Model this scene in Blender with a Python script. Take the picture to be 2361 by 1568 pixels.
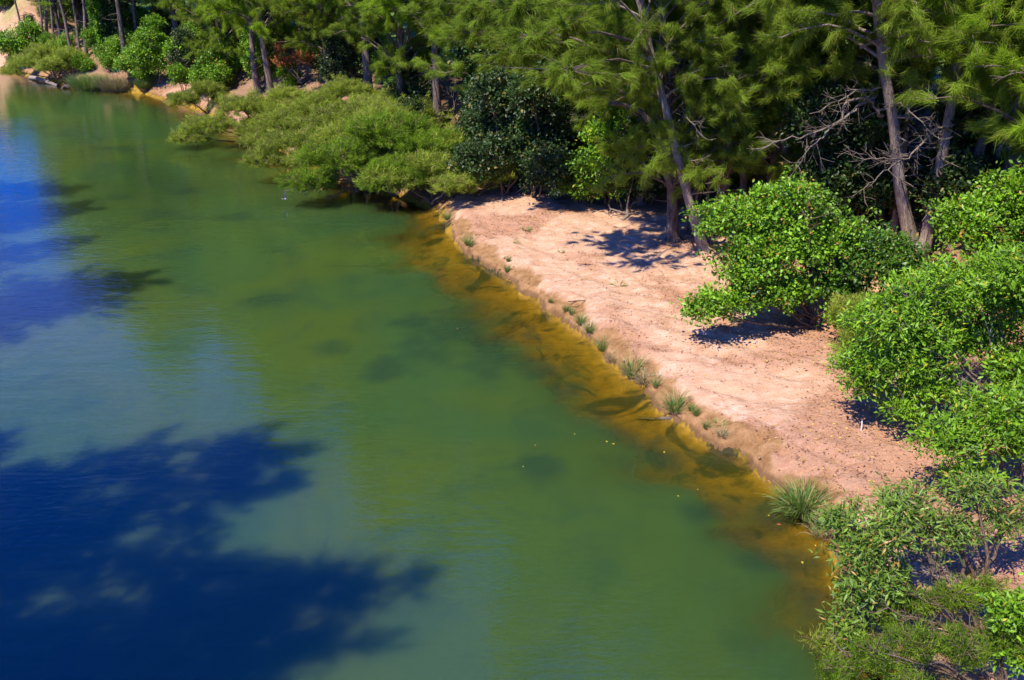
import bpy, math, random
import numpy as np
from mathutils import Vector, Euler

# ------------------------------------------------------------------ camera, sky, sun, exposure
scene = bpy.context.scene
for o in list(bpy.data.objects):
    bpy.data.objects.remove(o)
CAM_H, PITCH, FPX = 14.0, math.radians(24.5), 900.0          # metres, downward tilt, focal length in 1024-px pixels
cam_d = bpy.data.cameras.new("camera")
cam_d.sensor_width = 36.0
cam_d.lens = 36.0 * FPX / 1024.0
cam_d.clip_start, cam_d.clip_end = 0.1, 6000.0
cam = bpy.data.objects.new("camera", cam_d)
scene.collection.objects.link(cam)
cam.location = (0, 0, CAM_H)
cam.rotation_euler = (math.pi / 2 - PITCH, 0, 0)
scene.camera = cam

SUN_EL, SHADOW_AZ = math.radians(57), math.radians(44)       # shadows run to the right and away from the camera
sx, sy = -math.cos(SHADOW_AZ), -math.sin(SHADOW_AZ)          # horizontal direction towards the sun
sun_vec = Vector((sx * math.cos(SUN_EL), sy * math.cos(SUN_EL), math.sin(SUN_EL)))
sun_d = bpy.data.lights.new("sun", 'SUN')
sun_d.energy, sun_d.angle, sun_d.color = 5.0, math.radians(0.53), (1.0, 0.915, 0.74)
sun = bpy.data.objects.new("sun", sun_d)
scene.collection.objects.link(sun)
sun.rotation_euler = (-sun_vec).to_track_quat('-Z', 'Y').to_euler()

world = bpy.data.worlds.new("World")
scene.world = world
world.use_nodes = True
wn = world.node_tree.nodes
wl = world.node_tree.links
wn.clear()
sky = wn.new('ShaderNodeTexSky')
sky.sky_type = 'NISHITA'
sky.sun_disc = False
sky.sun_elevation = SUN_EL
sky.sun_rotation = math.atan2(sun_vec.x, sun_vec.y)
sky.dust_density = 0.4
sky.ozone_density = 5.0
sky.air_density = 1.0
sat = wn.new('ShaderNodeHueSaturation')
sat.inputs['Saturation'].default_value = 1.75                 # the photograph's deep polarised blue
bg = wn.new('ShaderNodeBackground')
bg.inputs['Strength'].default_value = 0.15
wo = wn.new('ShaderNodeOutputWorld')
tint = wn.new('ShaderNodeMix'); tint.data_type = 'RGBA'; tint.blend_type = 'MULTIPLY'; tint.inputs[0].default_value = 1.0
tint.inputs[7].default_value = (0.34, 0.56, 1.34, 1)
wl.new(sky.outputs[0], sat.inputs['Color'])
# thin white clouds low over the horizon all round, deep blue above
tcw = wn.new('ShaderNodeTexCoord'); sepw = wn.new('ShaderNodeSeparateXYZ'); wl.new(tcw.outputs['Generated'], sepw.inputs[0])
cn = wn.new('ShaderNodeTexNoise'); cn.inputs['Scale'].default_value = 2.6; cn.inputs['Detail'].default_value = 6; cn.inputs['Roughness'].default_value = 0.6
mpw = wn.new('ShaderNodeMapping'); mpw.inputs['Scale'].default_value = (1, 1, 2.6); wl.new(tcw.outputs['Generated'], mpw.inputs[0]); wl.new(mpw.outputs[0], cn.inputs['Vector'])
cr = wn.new('ShaderNodeValToRGB'); cr.color_ramp.elements[0].position = 0.42; cr.color_ramp.elements[1].position = 0.66; wl.new(cn.outputs[0], cr.inputs[0])
hr = wn.new('ShaderNodeMapRange'); hr.inputs['From Min'].default_value = 0.62; hr.inputs['From Max'].default_value = 0.36; hr.inputs['To Min'].default_value = 0.0; hr.inputs['To Max'].default_value = 0.14
hr.clamp = True; wl.new(sepw.outputs[2], hr.inputs['Value'])
cmul = wn.new('ShaderNodeMath'); cmul.operation = 'MULTIPLY'; wl.new(cr.outputs[0], cmul.inputs[0]); wl.new(hr.outputs[0], cmul.inputs[1])
cmx = wn.new('ShaderNodeMix'); cmx.data_type = 'RGBA'; wl.new(cmul.outputs[0], cmx.inputs[0]); wl.new(sat.outputs[0], tint.inputs[6]); wl.new(tint.outputs[2], cmx.inputs[6]); cmx.inputs[7].default_value = (8.0, 8.6, 11.0, 1)
wl.new(cmx.outputs[2], bg.inputs[0])
wl.new(bg.outputs[0], wo.inputs[0])

vs = scene.view_settings
vs.view_transform, vs.look = 'Standard', 'None'
vs.exposure, vs.gamma, vs.use_curve_mapping = 0.8, 1.0, False
cy = scene.cycles
cy.use_denoising = True
cy.max_bounces, cy.diffuse_bounces, cy.glossy_bounces = 8, 2, 3
cy.transmission_bounces, cy.transparent_max_bounces = 4, 12
cy.sample_clamp_indirect = 3.0
cy.caustics_reflective = cy.caustics_refractive = False

# ------------------------------------------------------------------ measuring: a point of the photograph to a point of the ground
CP, SP = math.cos(PITCH), math.sin(PITCH)
F2 = FPX * 2360 / 1024
def at(u, v, z=0.0):
    du, dv = u - 1180.0, 784.0 - v
    s = (CAM_H - z) / (F2 * SP - dv * CP)
    return (du * s, (F2 * CP + dv * SP) * s, z)

# ------------------------------------------------------------------ noise in numpy
def _hash(ix, iy, seed):
    h = (ix.astype(np.int64) * 374761393 + iy.astype(np.int64) * 668265263 + seed * 974634777) & 0x7fffffff
    h = ((h ^ (h >> 13)) * 1274126177) & 0x7fffffff
    h = h ^ (h >> 16)
    return (h & 0xffff) / 65535.0
def vnoise(x, y, seed=0):
    x = np.asarray(x, float); y = np.asarray(y, float)
    ix, iy = np.floor(x), np.floor(y)
    fx, fy = x - ix, y - iy
    fx, fy = fx * fx * (3 - 2 * fx), fy * fy * (3 - 2 * fy)
    a, b = _hash(ix, iy, seed), _hash(ix + 1, iy, seed)
    c, d = _hash(ix, iy + 1, seed), _hash(ix + 1, iy + 1, seed)
    return (a * (1 - fx) + b * fx) * (1 - fy) + (c * (1 - fx) + d * fx) * fy
def fbm(x, y, seed=0, oct=4):
    t, a, n = 0.0, 0.5, 0.0
    for k in range(oct):
        t = t + a * vnoise(x * 2 ** k + 17.3 * k, y * 2 ** k - 9.1 * k, seed + k)
        n += a; a *= 0.5
    return t / n                                              # 0..1
def sstep(a, b, x):
    t = np.clip((x - a) / (b - a), 0, 1)
    return t * t * (3 - 2 * t)

# ------------------------------------------------------------------ shape of the land
right_shore = [(18, -80), (13, -10), (10, 8), (8.6, 12.5)] + [at(u, v)[:2] for u, v in [
    (1960, 1430), (1925, 1310), (1895, 1240), (1830, 1155), (1740, 1092), (1640, 1024), (1540, 958), (1480, 900), (1440, 862),
    (1390, 808), (1340, 768), (1250, 712), (1160, 636), (1080, 592), (1050, 555), (1030, 522), (1005, 485), (940, 462), (860, 442), (760, 415),
    (700, 380), (600, 325), (520, 285), (455, 252), (400, 238), (330, 215), (240, 207), (170, 200), (75, 180), (35, 165), (0, 161)]]
far_right = [(-62, 103.5), (-76, 111), (-110, 135), (-180, 170), (-600, 330)]
left_bank = [(-600, 300), (-150, 118), (-84, 92), (-50, 72), (-34, 50), (-26.5, 34), (-19, 21), (-13.5, 12), (-9, 5), (-7, -6), (-6, -80)]
WATER = np.array(right_shore + far_right + left_bank)
toe = [(60, -80), (30, -5), (20, 8)] + [at(u, v, 0.6)[:2] for u, v in [
    (2560, 1300), (2400, 1040), (2260, 900), (2110, 760), (1960, 650), (1740, 565), (1620, 520), (1500, 475), (1300, 440), (1150, 425),
    (1060, 432), (1000, 440), (860, 405), (740, 365), (600, 296), (520, 262), (440, 232), (330, 204), (240, 200), (170, 192), (70, 170), (0, 150)]] + [(-62, 106), (-76, 114), (-110, 139), (-180, 175), (-600, 340)]
TOE = np.array(toe + [(-600, 3000), (3000, 3000), (3000, -80)])
def sdist(poly, x, y):
    """signed distance to a closed polygon, positive inside"""
    x = np.asarray(x, float); y = np.asarray(y, float)
    best = np.full(x.shape, 1e12); ins = np.zeros(x.shape, bool)
    n = len(poly)
    for i in range(n):
        ax, ay = poly[i]; bx, by = poly[(i + 1) % n]
        ex, ey = bx - ax, by - ay
        t = np.clip(((x - ax) * ex + (y - ay) * ey) / (ex * ex + ey * ey), 0, 1)
        d = (x - ax - t * ex) ** 2 + (y - ay - t * ey) ** 2
        best = np.minimum(best, d)
        c = ((ay > y) != (by > y))
        if ey != 0:
            ins ^= c & (x < (y - ay) / ey * ex + ax)
    d = np.sqrt(best)
    return np.where(ins, d, -d)
SHOAL = np.array(at(360, 430)[:2])
def land(x, y):
    """height, plus the fields that colour the ground"""
    x = np.asarray(x, float); y = np.asarray(y, float)
    w = sdist(WATER, x, y)                                   # + in the water
    w = w + (fbm(x * 0.9, y * 0.9, 3, 3) - 0.5) * 0.7 + (vnoise(x * 3.1, y * 3.1, 5) - 0.5) * 0.22
    td = sdist(TOE, x, y) + (fbm(x * 0.25, y * 0.25, 9, 3) - 0.5) * 3
    ld = -w
    near = sstep(70, 50, y)
    # dry land: a small cut bank, the sloping beach, then the rise behind it
    crumb = (fbm(x * 2.2, y * 2.2, 21, 4) - 0.5)
    scarp = (0.22 + 0.14 * near) * sstep(0.0, 0.2, ld + crumb * 0.35) + 0.24 * sstep(0.3, 1.1, ld + crumb * 1.1)
    rise = 3.0 * sstep(0.2, 8.0, td) + 0.35 * sstep(0, 2.0, td + crumb * 2)
    clay = sstep(-50, -56, x) * sstep(98, 104, y)
    rise = rise + clay * (3.2 * sstep(0.5, 7, td) + 2.0 * sstep(6, 14, td))
    rise = rise + 5 * sstep(60, 400, td) * fbm(x * 0.006, y * 0.006, 40, 2)
    lb = sstep(0.0, 6.0, ld) * sstep(-1, -6, x + 5 + 0.55 * np.clip(y, 0, 200)) * (td < -3)
    beach = 0.035 * np.clip(ld, 0, 30)
    q = (x * 0.55 + y * 0.83); p = (x * 0.83 - y * 0.55)
    ridge = 1 - np.abs(2 * fbm(q * 1.5 + 2.0 * fbm(p * .4, q * .4, 7, 2), p * 0.42, 31, 4) - 1)
    micro = (fbm(x * 1.3, y * 1.3, 50, 4) - 0.5) * 0.26 + (ridge - 0.75) * 0.26 + (vnoise(x * 4.6, y * 4.6, 70) - 0.5) * 0.035
    h = scarp + beach + rise + lb * 1.2 + micro * sstep(0.3, 1.6, ld) + crumb * 0.10 * sstep(0.02, 0.3, ld) * sstep(2.0, 0.8, ld)
    bigrough = sstep(0, 3, td) * sstep(14, 8, td)
    h = h + bigrough * (fbm(x * 0.7, y * 0.7, 81, 4) - 0.5) * 1.1
    h = h + sstep(40, 70, y) * sstep(0.1, 1.0, ld) * sstep(6, 2, ld) * (fbm(x * 0.8, y * 0.8, 83, 3) - 0.45) * 0.9
    # bed
    k = 0.55 + 0.9 * fbm(x * 0.33, y * 0.33, 61, 3)
    wid = 2.1 * (0.35 + 1.3 * fbm(x * 0.2 + 3, y * 0.2, 63, 2)) * (0.45 + 0.55 * sstep(60, 40, y)) * (0.10 + 0.90 * sstep(15.5, 26, y))
    bed = -0.10 * np.clip(w / 0.5, 0, 1) - 0.20 * np.clip(w / wid, 0, 1) - 2.2 * sstep(wid * 0.5, wid * 0.5 + 5.5, w + (fbm(x * 0.7, y * 0.7, 64, 4) - 0.5) * 3.2)
    bed = bed - 1.2 * sstep(4, 12, w)
    sh = np.exp(-(((x - SHOAL[0]) / 9) ** 2 + ((y - SHOAL[1]) / 13) ** 2)) * sstep(2, 5, w)
    bed = bed * (1 - 0.70 * sh)
    bed = bed + (fbm(x * 1.6, y * 1.6, 66, 3) - 0.5) * 0.08 * np.clip(w, 0, 1)
    bed = np.minimum(bed, -0.012 - 0.03 * np.clip(w, 0, 1))
    h = np.where(w > 0, bed, np.maximum(h, 0.012 + 0.05 * np.clip(ld, 0, 0.4)))
    return h, w, td, clay
def hgt(x, y):
    return float(land(np.array([x]), np.array([y]))[0][0])
def spot(u, v):
    """where the line of sight through that point of the photograph first meets the ground"""
    du, dv = u - 1180.0, 784.0 - v
    sc = np.linspace(0.55, 1.9, 900) * CAM_H / max(F2 * SP - dv * CP, 150)
    sc = sc[sc * (F2 * SP - dv * CP) < CAM_H + 1.5]
    x, y, z = du * sc, (F2 * CP + dv * SP) * sc, CAM_H - (F2 * SP - dv * CP) * sc
    h = np.maximum(land(x, y)[0], 0.0)
    k = int(np.argmax(z < h)) if (z < h).any() else len(sc) - 1
    return (float(x[k]), float(y[k]), float(h[k]))

# ------------------------------------------------------------------ mesh and material helpers
def link(o):
    scene.collection.objects.link(o); return o
def raw_mesh(name, verts, quads=None, tris=None, attrs=None, smooth=False, mats=(), mat_idx=None):
    me = bpy.data.meshes.new(name)
    verts = np.asarray(verts, np.float32).reshape(-1, 3)
    nq = 0 if quads is None else len(quads); nt = 0 if tris is None else len(tris)
    me.vertices.add(len(verts)); me.vertices.foreach_set('co', verts.ravel())
    idx = []
    if nq: idx.append(np.asarray(quads, np.int32).ravel())
    if nt: idx.append(np.asarray(tris, np.int32).ravel())
    idx = np.concatenate(idx)
    me.loops.add(len(idx)); me.loops.foreach_set('vertex_index', idx)
    me.polygons.add(nq + nt)
    starts = np.concatenate([np.arange(nq) * 4, nq * 4 + np.arange(nt) * 3]).astype(np.int32)
    me.polygons.foreach_set('loop_start', starts)
    if smooth: me.polygons.foreach_set('use_smooth', np.ones(nq + nt, bool))
    for m in mats: me.materials.append(m)
    if mat_idx is not None: me.polygons.foreach_set('material_index', np.asarray(mat_idx, np.int32))
    for k, a in (attrs or {}).items():
        a = np.asarray(a, np.float32)
        if a.ndim == 1:
            at_ = me.attributes.new(k, 'FLOAT', 'POINT'); at_.data.foreach_set('value', a)
        else:
            at_ = me.attributes.new(k, 'FLOAT_COLOR', 'POINT'); at_.data.foreach_set('color', a.ravel())
    me.update(calc_edges=True)
    return me
def thing(name, label, cat, loc=(0, 0, 0), rot=(0, 0, 0), group=None, scale=1.0):
    o = bpy.data.objects.new(name, None); link(o)
    o.location = loc; o.rotation_euler = rot
    o.scale = (scale, scale, scale) if not hasattr(scale, '__len__') else scale
    o.empty_display_size = 0.3
    o['label'] = label; o['category'] = cat
    if group: o['group'] = group
    return o
def part(name, me, parent=None, label=None):
    o = bpy.data.objects.new(name, me); link(o)
    if parent: o.parent = parent
    if label: o['label'] = label
    return o
def single(name, me, label, cat, loc=(0, 0, 0), rot=(0, 0, 0), group=None, scale=1.0):
    o = part(name, me); o.location = loc; o.rotation_euler = rot
    o.scale = (scale,) * 3
    o['label'] = label; o['category'] = cat
    if group: o['group'] = group
    return o

class NT:
    """tiny node-tree writer"""
    def __init__(s, name):
        s.m = bpy.data.materials.new(name); s.m.use_nodes = True
        s.t = s.m.node_tree; s.t.nodes.clear()
    def n(s, kind, ins=None, **props):
        nd = s.t.nodes.new(kind)
        for k, v in props.items(): setattr(nd, k, v)
        for k, v in (ins or {}).items():
            if isinstance(v, bpy.types.NodeSocket): s.t.links.new(v, nd.inputs[k])
            else: nd.inputs[k].default_value = v
        return nd
    def math(s, op, a, b=None, clamp=False):
        nd = s.t.nodes.new('ShaderNodeMath'); nd.operation = op; nd.use_clamp = clamp
        for i, v in enumerate((a, b)):
            if v is None: continue
            if isinstance(v, bpy.types.NodeSocket): s.t.links.new(v, nd.inputs[i])
            else: nd.inputs[i].default_value = v
        return nd.outputs[0]
    def mix(s, f, a, b, kind='MIX'):
        nd = s.t.nodes.new('ShaderNodeMix'); nd.data_type = 'RGBA'; nd.blend_type = kind; nd.clamp_factor = True
        for i, v in ((0, f), (6, a), (7, b)):
            if isinstance(v, bpy.types.NodeSocket): s.t.links.new(v, nd.inputs[i])
            else: nd.inputs[i].default_value = v if i == 0 else ((*v, 1) if len(v) == 3 else v)
        return nd.outputs[2]
    def ramp(s, f, stops):
        nd = s.t.nodes.new('ShaderNodeValToRGB'); s.t.links.new(f, nd.inputs[0])
        e = nd.color_ramp.elements
        while len(e) < len(stops): e.new(0.5)
        for el, (p, c) in zip(e, stops):
            el.position = p; el.color = (*c, 1) if len(c) == 3 else c
        return nd.outputs[0]
    def noise(s, scale, detail=4, rough=0.6, vec=None, dist=0.0):
        ins = {'Scale': scale, 'Detail': detail, 'Roughness': rough, 'Distortion': dist}
        if vec is not None: ins['Vector'] = vec
        return s.n('ShaderNodeTexNoise', ins).outputs[0]
    def out(s, sh):
        s.n('ShaderNodeOutputMaterial', {'Surface': sh}); return s.m

def leaf_mat(name, dark, light, odd=(0.30, 0.16, 0.03), odd_amt=0.03, rough=0.42, spec=0.5, trans=0.28, vary=0.42):
    t = NT(name)
    a = t.n('ShaderNodeAttribute', attribute_name='tint')
    sep = t.n('ShaderNodeSeparateColor', {0: a.outputs['Color']})
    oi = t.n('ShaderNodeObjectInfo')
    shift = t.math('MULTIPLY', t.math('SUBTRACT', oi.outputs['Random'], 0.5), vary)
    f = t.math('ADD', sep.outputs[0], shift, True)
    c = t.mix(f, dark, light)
    o = t.math('GREATER_THAN', sep.outputs[1], 1 - odd_amt)
    c = t.mix(o, c, odd)
    p = t.n('ShaderNodeBsdfPrincipled', {'Base Color': c, 'Roughness': rough, 'Specular IOR Level': spec})
    tl = t.n('ShaderNodeBsdfTranslucent', {'Color': t.mix(0.5, c, (light[0] * 1.2, light[1] * 1.25, light[2] * 0.6))})
    mx = t.n('ShaderNodeMixShader', {0: trans, 1: p.outputs[0], 2: tl.outputs[0]})
    return t.out(mx.outputs[0])
def bark_mat(name, a, b, scale=1.0, moss=None):
    t = NT(name)
    tc = t.n('ShaderNodeTexCoord')
    mp = t.n('ShaderNodeMapping', {'Vector': tc.outputs['Object'], 'Scale': (11 * scale, 11 * scale, 1.5 * scale)})
    n1 = t.noise(1.6, 6, 0.7, mp.outputs[0], 0.6)
    n2 = t.noise(1.1, 3, 0.6, tc.outputs['Object'])
    c = t.mix(t.ramp(n1, [(0.40, (0, 0, 0)), (0.60, (1, 1, 1))]), a, b)
    c = t.mix(t.math('MULTIPLY', t.ramp(n2, [(0.45, (0, 0, 0)), (0.7, (1, 1, 1))]), 0.55), c, moss or (0.33, 0.27, 0.23))
    bp = t.n('ShaderNodeBump', {'Strength': 1.0, 'Distance': 0.12, 'Height': n1})
    p = t.n('ShaderNodeBsdfPrincipled', {'Base Color': c, 'Roughness': 0.9, 'Specular IOR Level': 0.2, 'Normal': bp.outputs[0]})
    return t.out(p.outputs[0])

M = {}
M['needle'] = leaf_mat('she_oak_needles', (0.05, 0.08, 0.010), (0.31, 0.44, 0.05), (0.34, 0.22, 0.1), 0.04, 0.6, 0.06, 0.55)
M['needle_bright'] = leaf_mat('she_oak_needles_bright', (0.08, 0.14, 0.010), (0.36, 0.53, 0.04), (0.34, 0.22, 0.1), 0.03, 0.6, 0.06, 0.55)
M['brush'] = leaf_mat('bottlebrush_leaves', (0.07, 0.11, 0.012), (0.40, 0.50, 0.065), (0.36, 0.23, 0.12), 0.07, 0.6, 0.10, 0.40)
M['brush_bright'] = leaf_mat('bottlebrush_leaves_bright', (0.06, 0.12, 0.010), (0.27, 0.42, 0.030), (0.32, 0.2, 0.1), 0.04, 0.6, 0.10, 0.40)
M['broad'] = leaf_mat('broad_leaves', (0.014, 0.050, 0.003), (0.27, 0.52, 0.022), (0.36, 0.20, 0.04), 0.035, 0.42, 0.35, 0.24, 0.12)
M['broad_mid'] = leaf_mat('deep_green_bush_leaves', (0.006, 0.022, 0.002), (0.11, 0.25, 0.018), (0.30, 0.20, 0.05), 0.05, 0.4, 0.4, 0.2)  # darker green leaf colour for the bush below the leaning trunks
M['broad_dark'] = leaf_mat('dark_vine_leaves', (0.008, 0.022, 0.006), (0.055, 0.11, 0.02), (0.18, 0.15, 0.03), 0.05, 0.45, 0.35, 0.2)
M['lime'] = leaf_mat('lime_leaves', (0.02, 0.07, 0.004), (0.25, 0.47, 0.02), (0.42, 0.38, 0.03), 0.04, 0.45, 0.3, 0.28, 0.12)
M['lance'] = leaf_mat('lance_leaves', (0.02, 0.06, 0.006), (0.24, 0.38, 0.045), (0.40, 0.24, 0.06), 0.05, 0.42, 0.35, 0.30)
M['orange'] = leaf_mat('dry_orange_leaves', (0.22, 0.07, 0.02), (0.45, 0.16, 0.04), (0.2, 0.1, 0.05), 0.1, 0.7, 0.2, 0.2)
M['grass'] = leaf_mat('grass_blades', (0.06, 0.12, 0.015), (0.20, 0.30, 0.06), (0.42, 0.33, 0.16), 0.14, 0.45, 0.4, 0.25)
M['dry_grass'] = leaf_mat('dry_grass_blades', (0.12, 0.13, 0.04), (0.34, 0.29, 0.14), (0.45, 0.36, 0.2), 0.3, 0.6, 0.3, 0.2)
M['bark'] = bark_mat('bark', (0.085, 0.06, 0.045), (0.26, 0.19, 0.15))
M['bark_pale'] = bark_mat('pale_bark', (0.20, 0.145, 0.11), (0.42, 0.33, 0.27), 1.0, (0.5, 0.42, 0.36))
M['bark_dark'] = bark_mat('dark_bark', (0.03, 0.022, 0.018), (0.11, 0.08, 0.065))
M['dead'] = bark_mat('dead_wood', (0.17, 0.12, 0.09), (0.42, 0.34, 0.28), 2.0, (0.50, 0.42, 0.36))
M['twig'] = bark_mat('twig_bark', (0.13, 0.085, 0.055), (0.33, 0.22, 0.14), 2.0)

# ------------------------------------------------------------------ plant building blocks (numpy)
def unit(v):
    return v / np.maximum(np.linalg.norm(v, axis=-1, keepdims=True), 1e-9)
def rdir(rng, n):
    return unit(rng.normal(size=(n, 3)))
def tubes(P, R, S=5):
    P = np.asarray(P, float); R = np.asarray(R, float)
    N, K, _ = P.shape
    T = np.empty_like(P)
    T[:, 1:-1] = P[:, 2:] - P[:, :-2]; T[:, 0] = P[:, 1] - P[:, 0]; T[:, -1] = P[:, -1] - P[:, -2]
    T = unit(T)
    ref = np.where(np.abs(T[:, :1, 2:3]) > 0.8, np.array([[[1.0, 0, 0]]]), np.array([[[0, 0, 1.0]]]))
    U = unit(np.cross(T, ref)); V = np.cross(T, U)
    a = np.arange(S) / S * 2 * math.pi
    ring = P[:, :, None] + R[:, :, None, None] * (np.cos(a)[None, None, :, None] * U[:, :, None] + np.sin(a)[None, None, :, None] * V[:, :, None])
    verts = ring.reshape(-1, 3)
    n, k, s = np.meshgrid(np.arange(N), np.arange(K - 1), np.arange(S), indexing='ij')
    b = (n * K + k) * S
    s2 = (s + 1) % S
    q = np.stack([b + s, b + s2, b + S + s2, b + S + s], -1).reshape(-1, 4)
    return verts, q
def bez(p0, pc, p1, K):
    t = np.linspace(0, 1, K)[None, :, None]
    p0, pc, p1 = p0[:, None], pc[:, None], p1[:, None]
    return (1 - t) ** 2 * p0 + 2 * t * (1 - t) * pc + t * t * p1
class Wood:
    def __init__(s): s.v, s.q, s.n = [], [], 0
    def add(s, P, R, S=5):
        v, q = tubes(P, R, S); s.v.append(v); s.q.append(q + s.n); s.n += len(v)
    def line(s, pts, r0, r1, S=8, K=None, rng=None, wob=0.0, flare=0.0):
        pts = np.array(pts, float)
        if K is None: K = 4 * (len(pts) - 1) + 1
        d = np.concatenate([[0], np.cumsum(np.linalg.norm(np.diff(pts, axis=0), axis=1))]); d /= d[-1]
        t = np.linspace(0, 1, K)
        # Catmull-Rom through the points
        ext = np.vstack([2 * pts[0] - pts[1], pts, 2 * pts[-1] - pts[-2]])
        i = np.clip(np.searchsorted(d, t, side='right') - 1, 0, len(pts) - 2)
        f = ((t - d[i]) / (d[i + 1] - d[i]))[:, None]
        a, b, c, e = ext[i], ext[i + 1], ext[i + 2], ext[i + 3]
        P = 0.5 * (2 * b + (c - a) * f + (2 * a - 5 * b + 4 * c - e) * f ** 2 + (3 * b - a - 3 * c + e) * f ** 3)
        if rng is not None and wob: P[1:] += rng.normal(size=(K - 1, 3)) * wob
        R = r0 + (r1 - r0) * t + flare * np.exp(-t * K / 1.4)
        s.add(P[None], R[None], S)
        return P
    def mesh(s, name, mat):
        return raw_mesh(name, np.vstack(s.v), np.vstack(s.q), smooth=True, mats=[mat])
class Leaves:
    """thin blades (one triangle each) and folded leaves (two triangles each)"""
    def __init__(s): s.v, s.q, s.t, s.a, s.n = [], [], [], [], 0
    def blades(s, rng, pos, d, L, W, tint):
        N = len(pos)
        side = unit(np.cross(d, rdir(rng, N))) * (W / 2)[:, None]
        v = np.stack([pos - side, pos + side, pos + d * L[:, None]], 1).reshape(-1, 3)
        s.t.append(s.n + np.arange(N * 3).reshape(-1, 3)); s._fin(rng, v, N, 3, tint)
    def bent(s, rng, pos, d, L, W, droop, tint):
        """blade of two segments that droops at the tip"""
        N = len(pos)
        side = unit(np.cross(d, rdir(rng, N))) * (W / 2)[:, None]
        mid = pos + d * (L * 0.55)[:, None]
        d2 = unit(d + np.array([0, 0, -1.0]) * droop[:, None])
        tip = mid + d2 * (L * 0.45)[:, None]
        v = np.stack([pos - side, pos + side, mid + side * .8, mid - side * .8, tip], 1).reshape(-1, 3)
        b = s.n + np.arange(N)[:, None] * 5
        s.q.append(b + np.array([[0, 1, 2, 3]])); s.t.append(b + np.array([[3, 2, 4]])); s._fin(rng, v, N, 5, tint)
    def leaf(s, rng, pos, d, L, W, tint, face=None, fold=0.25):
        N = len(pos)
        nr = rdir(rng, N) if face is None else unit(face + rng.normal(size=(N, 3)) * 0.55)
        side = unit(np.cross(d, nr)); up = np.cross(side, d)
        m = pos + d * (L * 0.45)[:, None]
        sd = side * (W / 2)[:, None]; f = up * (W * fold)[:, None]
        v = np.stack([pos, m + sd + f, pos + d * L[:, None], m - sd + f], 1).reshape(-1, 3)
        b = s.n + np.arange(N)[:, None] * 4
        s.t.append(b + np.array([[0, 1, 2]])); s.t.append(b + np.array([[0, 2, 3]])); s._fin(rng, v, N, 4, tint)
    def _fin(s, rng, v, N, k, tint):
        s.v.append(v); s.n += len(v)
        a = np.zeros((N, k, 4)); a[..., 0] = np.clip(tint, 0, 1)[:, None]; a[..., 1] = rng.random(N)[:, None]; a[..., 3] = 1
        s.a.append(a.reshape(-1, 4))
    def mesh(s, name, mat):
        return raw_mesh(name, np.vstack(s.v), np.vstack(s.q) if s.q else None, np.vstack(s.t) if s.t else None, {'tint': np.vstack(s.a)}, mats=[mat])

def tuft_needles(lv, rng, tips, tdir, per, L=0.36, W=0.026, spread=0.55, droop=0.25, r0=0.12, tint=None):
    n = len(tips)
    if n == 0: return
    tt = rng.random(n) if tint is None else tint
    pos = np.repeat(tips, per, 0); dd = np.repeat(tdir, per, 0); tt = np.repeat(tt, per)
    N = len(pos)
    pos = pos - dd * (rng.random(N) * r0 * 2.5)[:, None] + rng.normal(size=(N, 3)) * r0 * 0.35
    d = unit(dd + rng.normal(size=(N, 3)) * spread + np.array([0, 0, -droop]))
    lv.blades(rng, pos, d, L * (0.6 + 0.7 * rng.random(N)), np.full(N, W), tt * 0.8 + 0.2 * rng.random(N))
def tuft_leaves(lv, rng, tips, tdir, per, L=0.13, W=0.07, r=0.22, droop=0.2, tint=None, fold=0.22):
    n = len(tips)
    if n == 0: return
    tt = rng.random(n) if tint is None else tint
    pos = np.repeat(tips, per, 0); dd = np.repeat(tdir, per, 0); tt = np.repeat(tt, per)
    N = len(pos)
    pos = pos + rng.normal(size=(N, 3)) * r * np.array([1, 1, 0.7]) - dd * (rng.random(N) * r)[:, None]
    d = unit(dd * 0.7 + rng.normal(size=(N, 3)) * 0.8 + np.array([0, 0, -droop]))
    sz = 0.5 + 1.0 * rng.random(N) ** 1.3
    lv.leaf(rng, pos, d, L * sz, W * sz, tt * 0.6 + 0.4 * rng.random(N), face=np.tile(np.array([[-0.35, -0.2, 0.9]]), (N, 1)), fold=fold)

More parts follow.
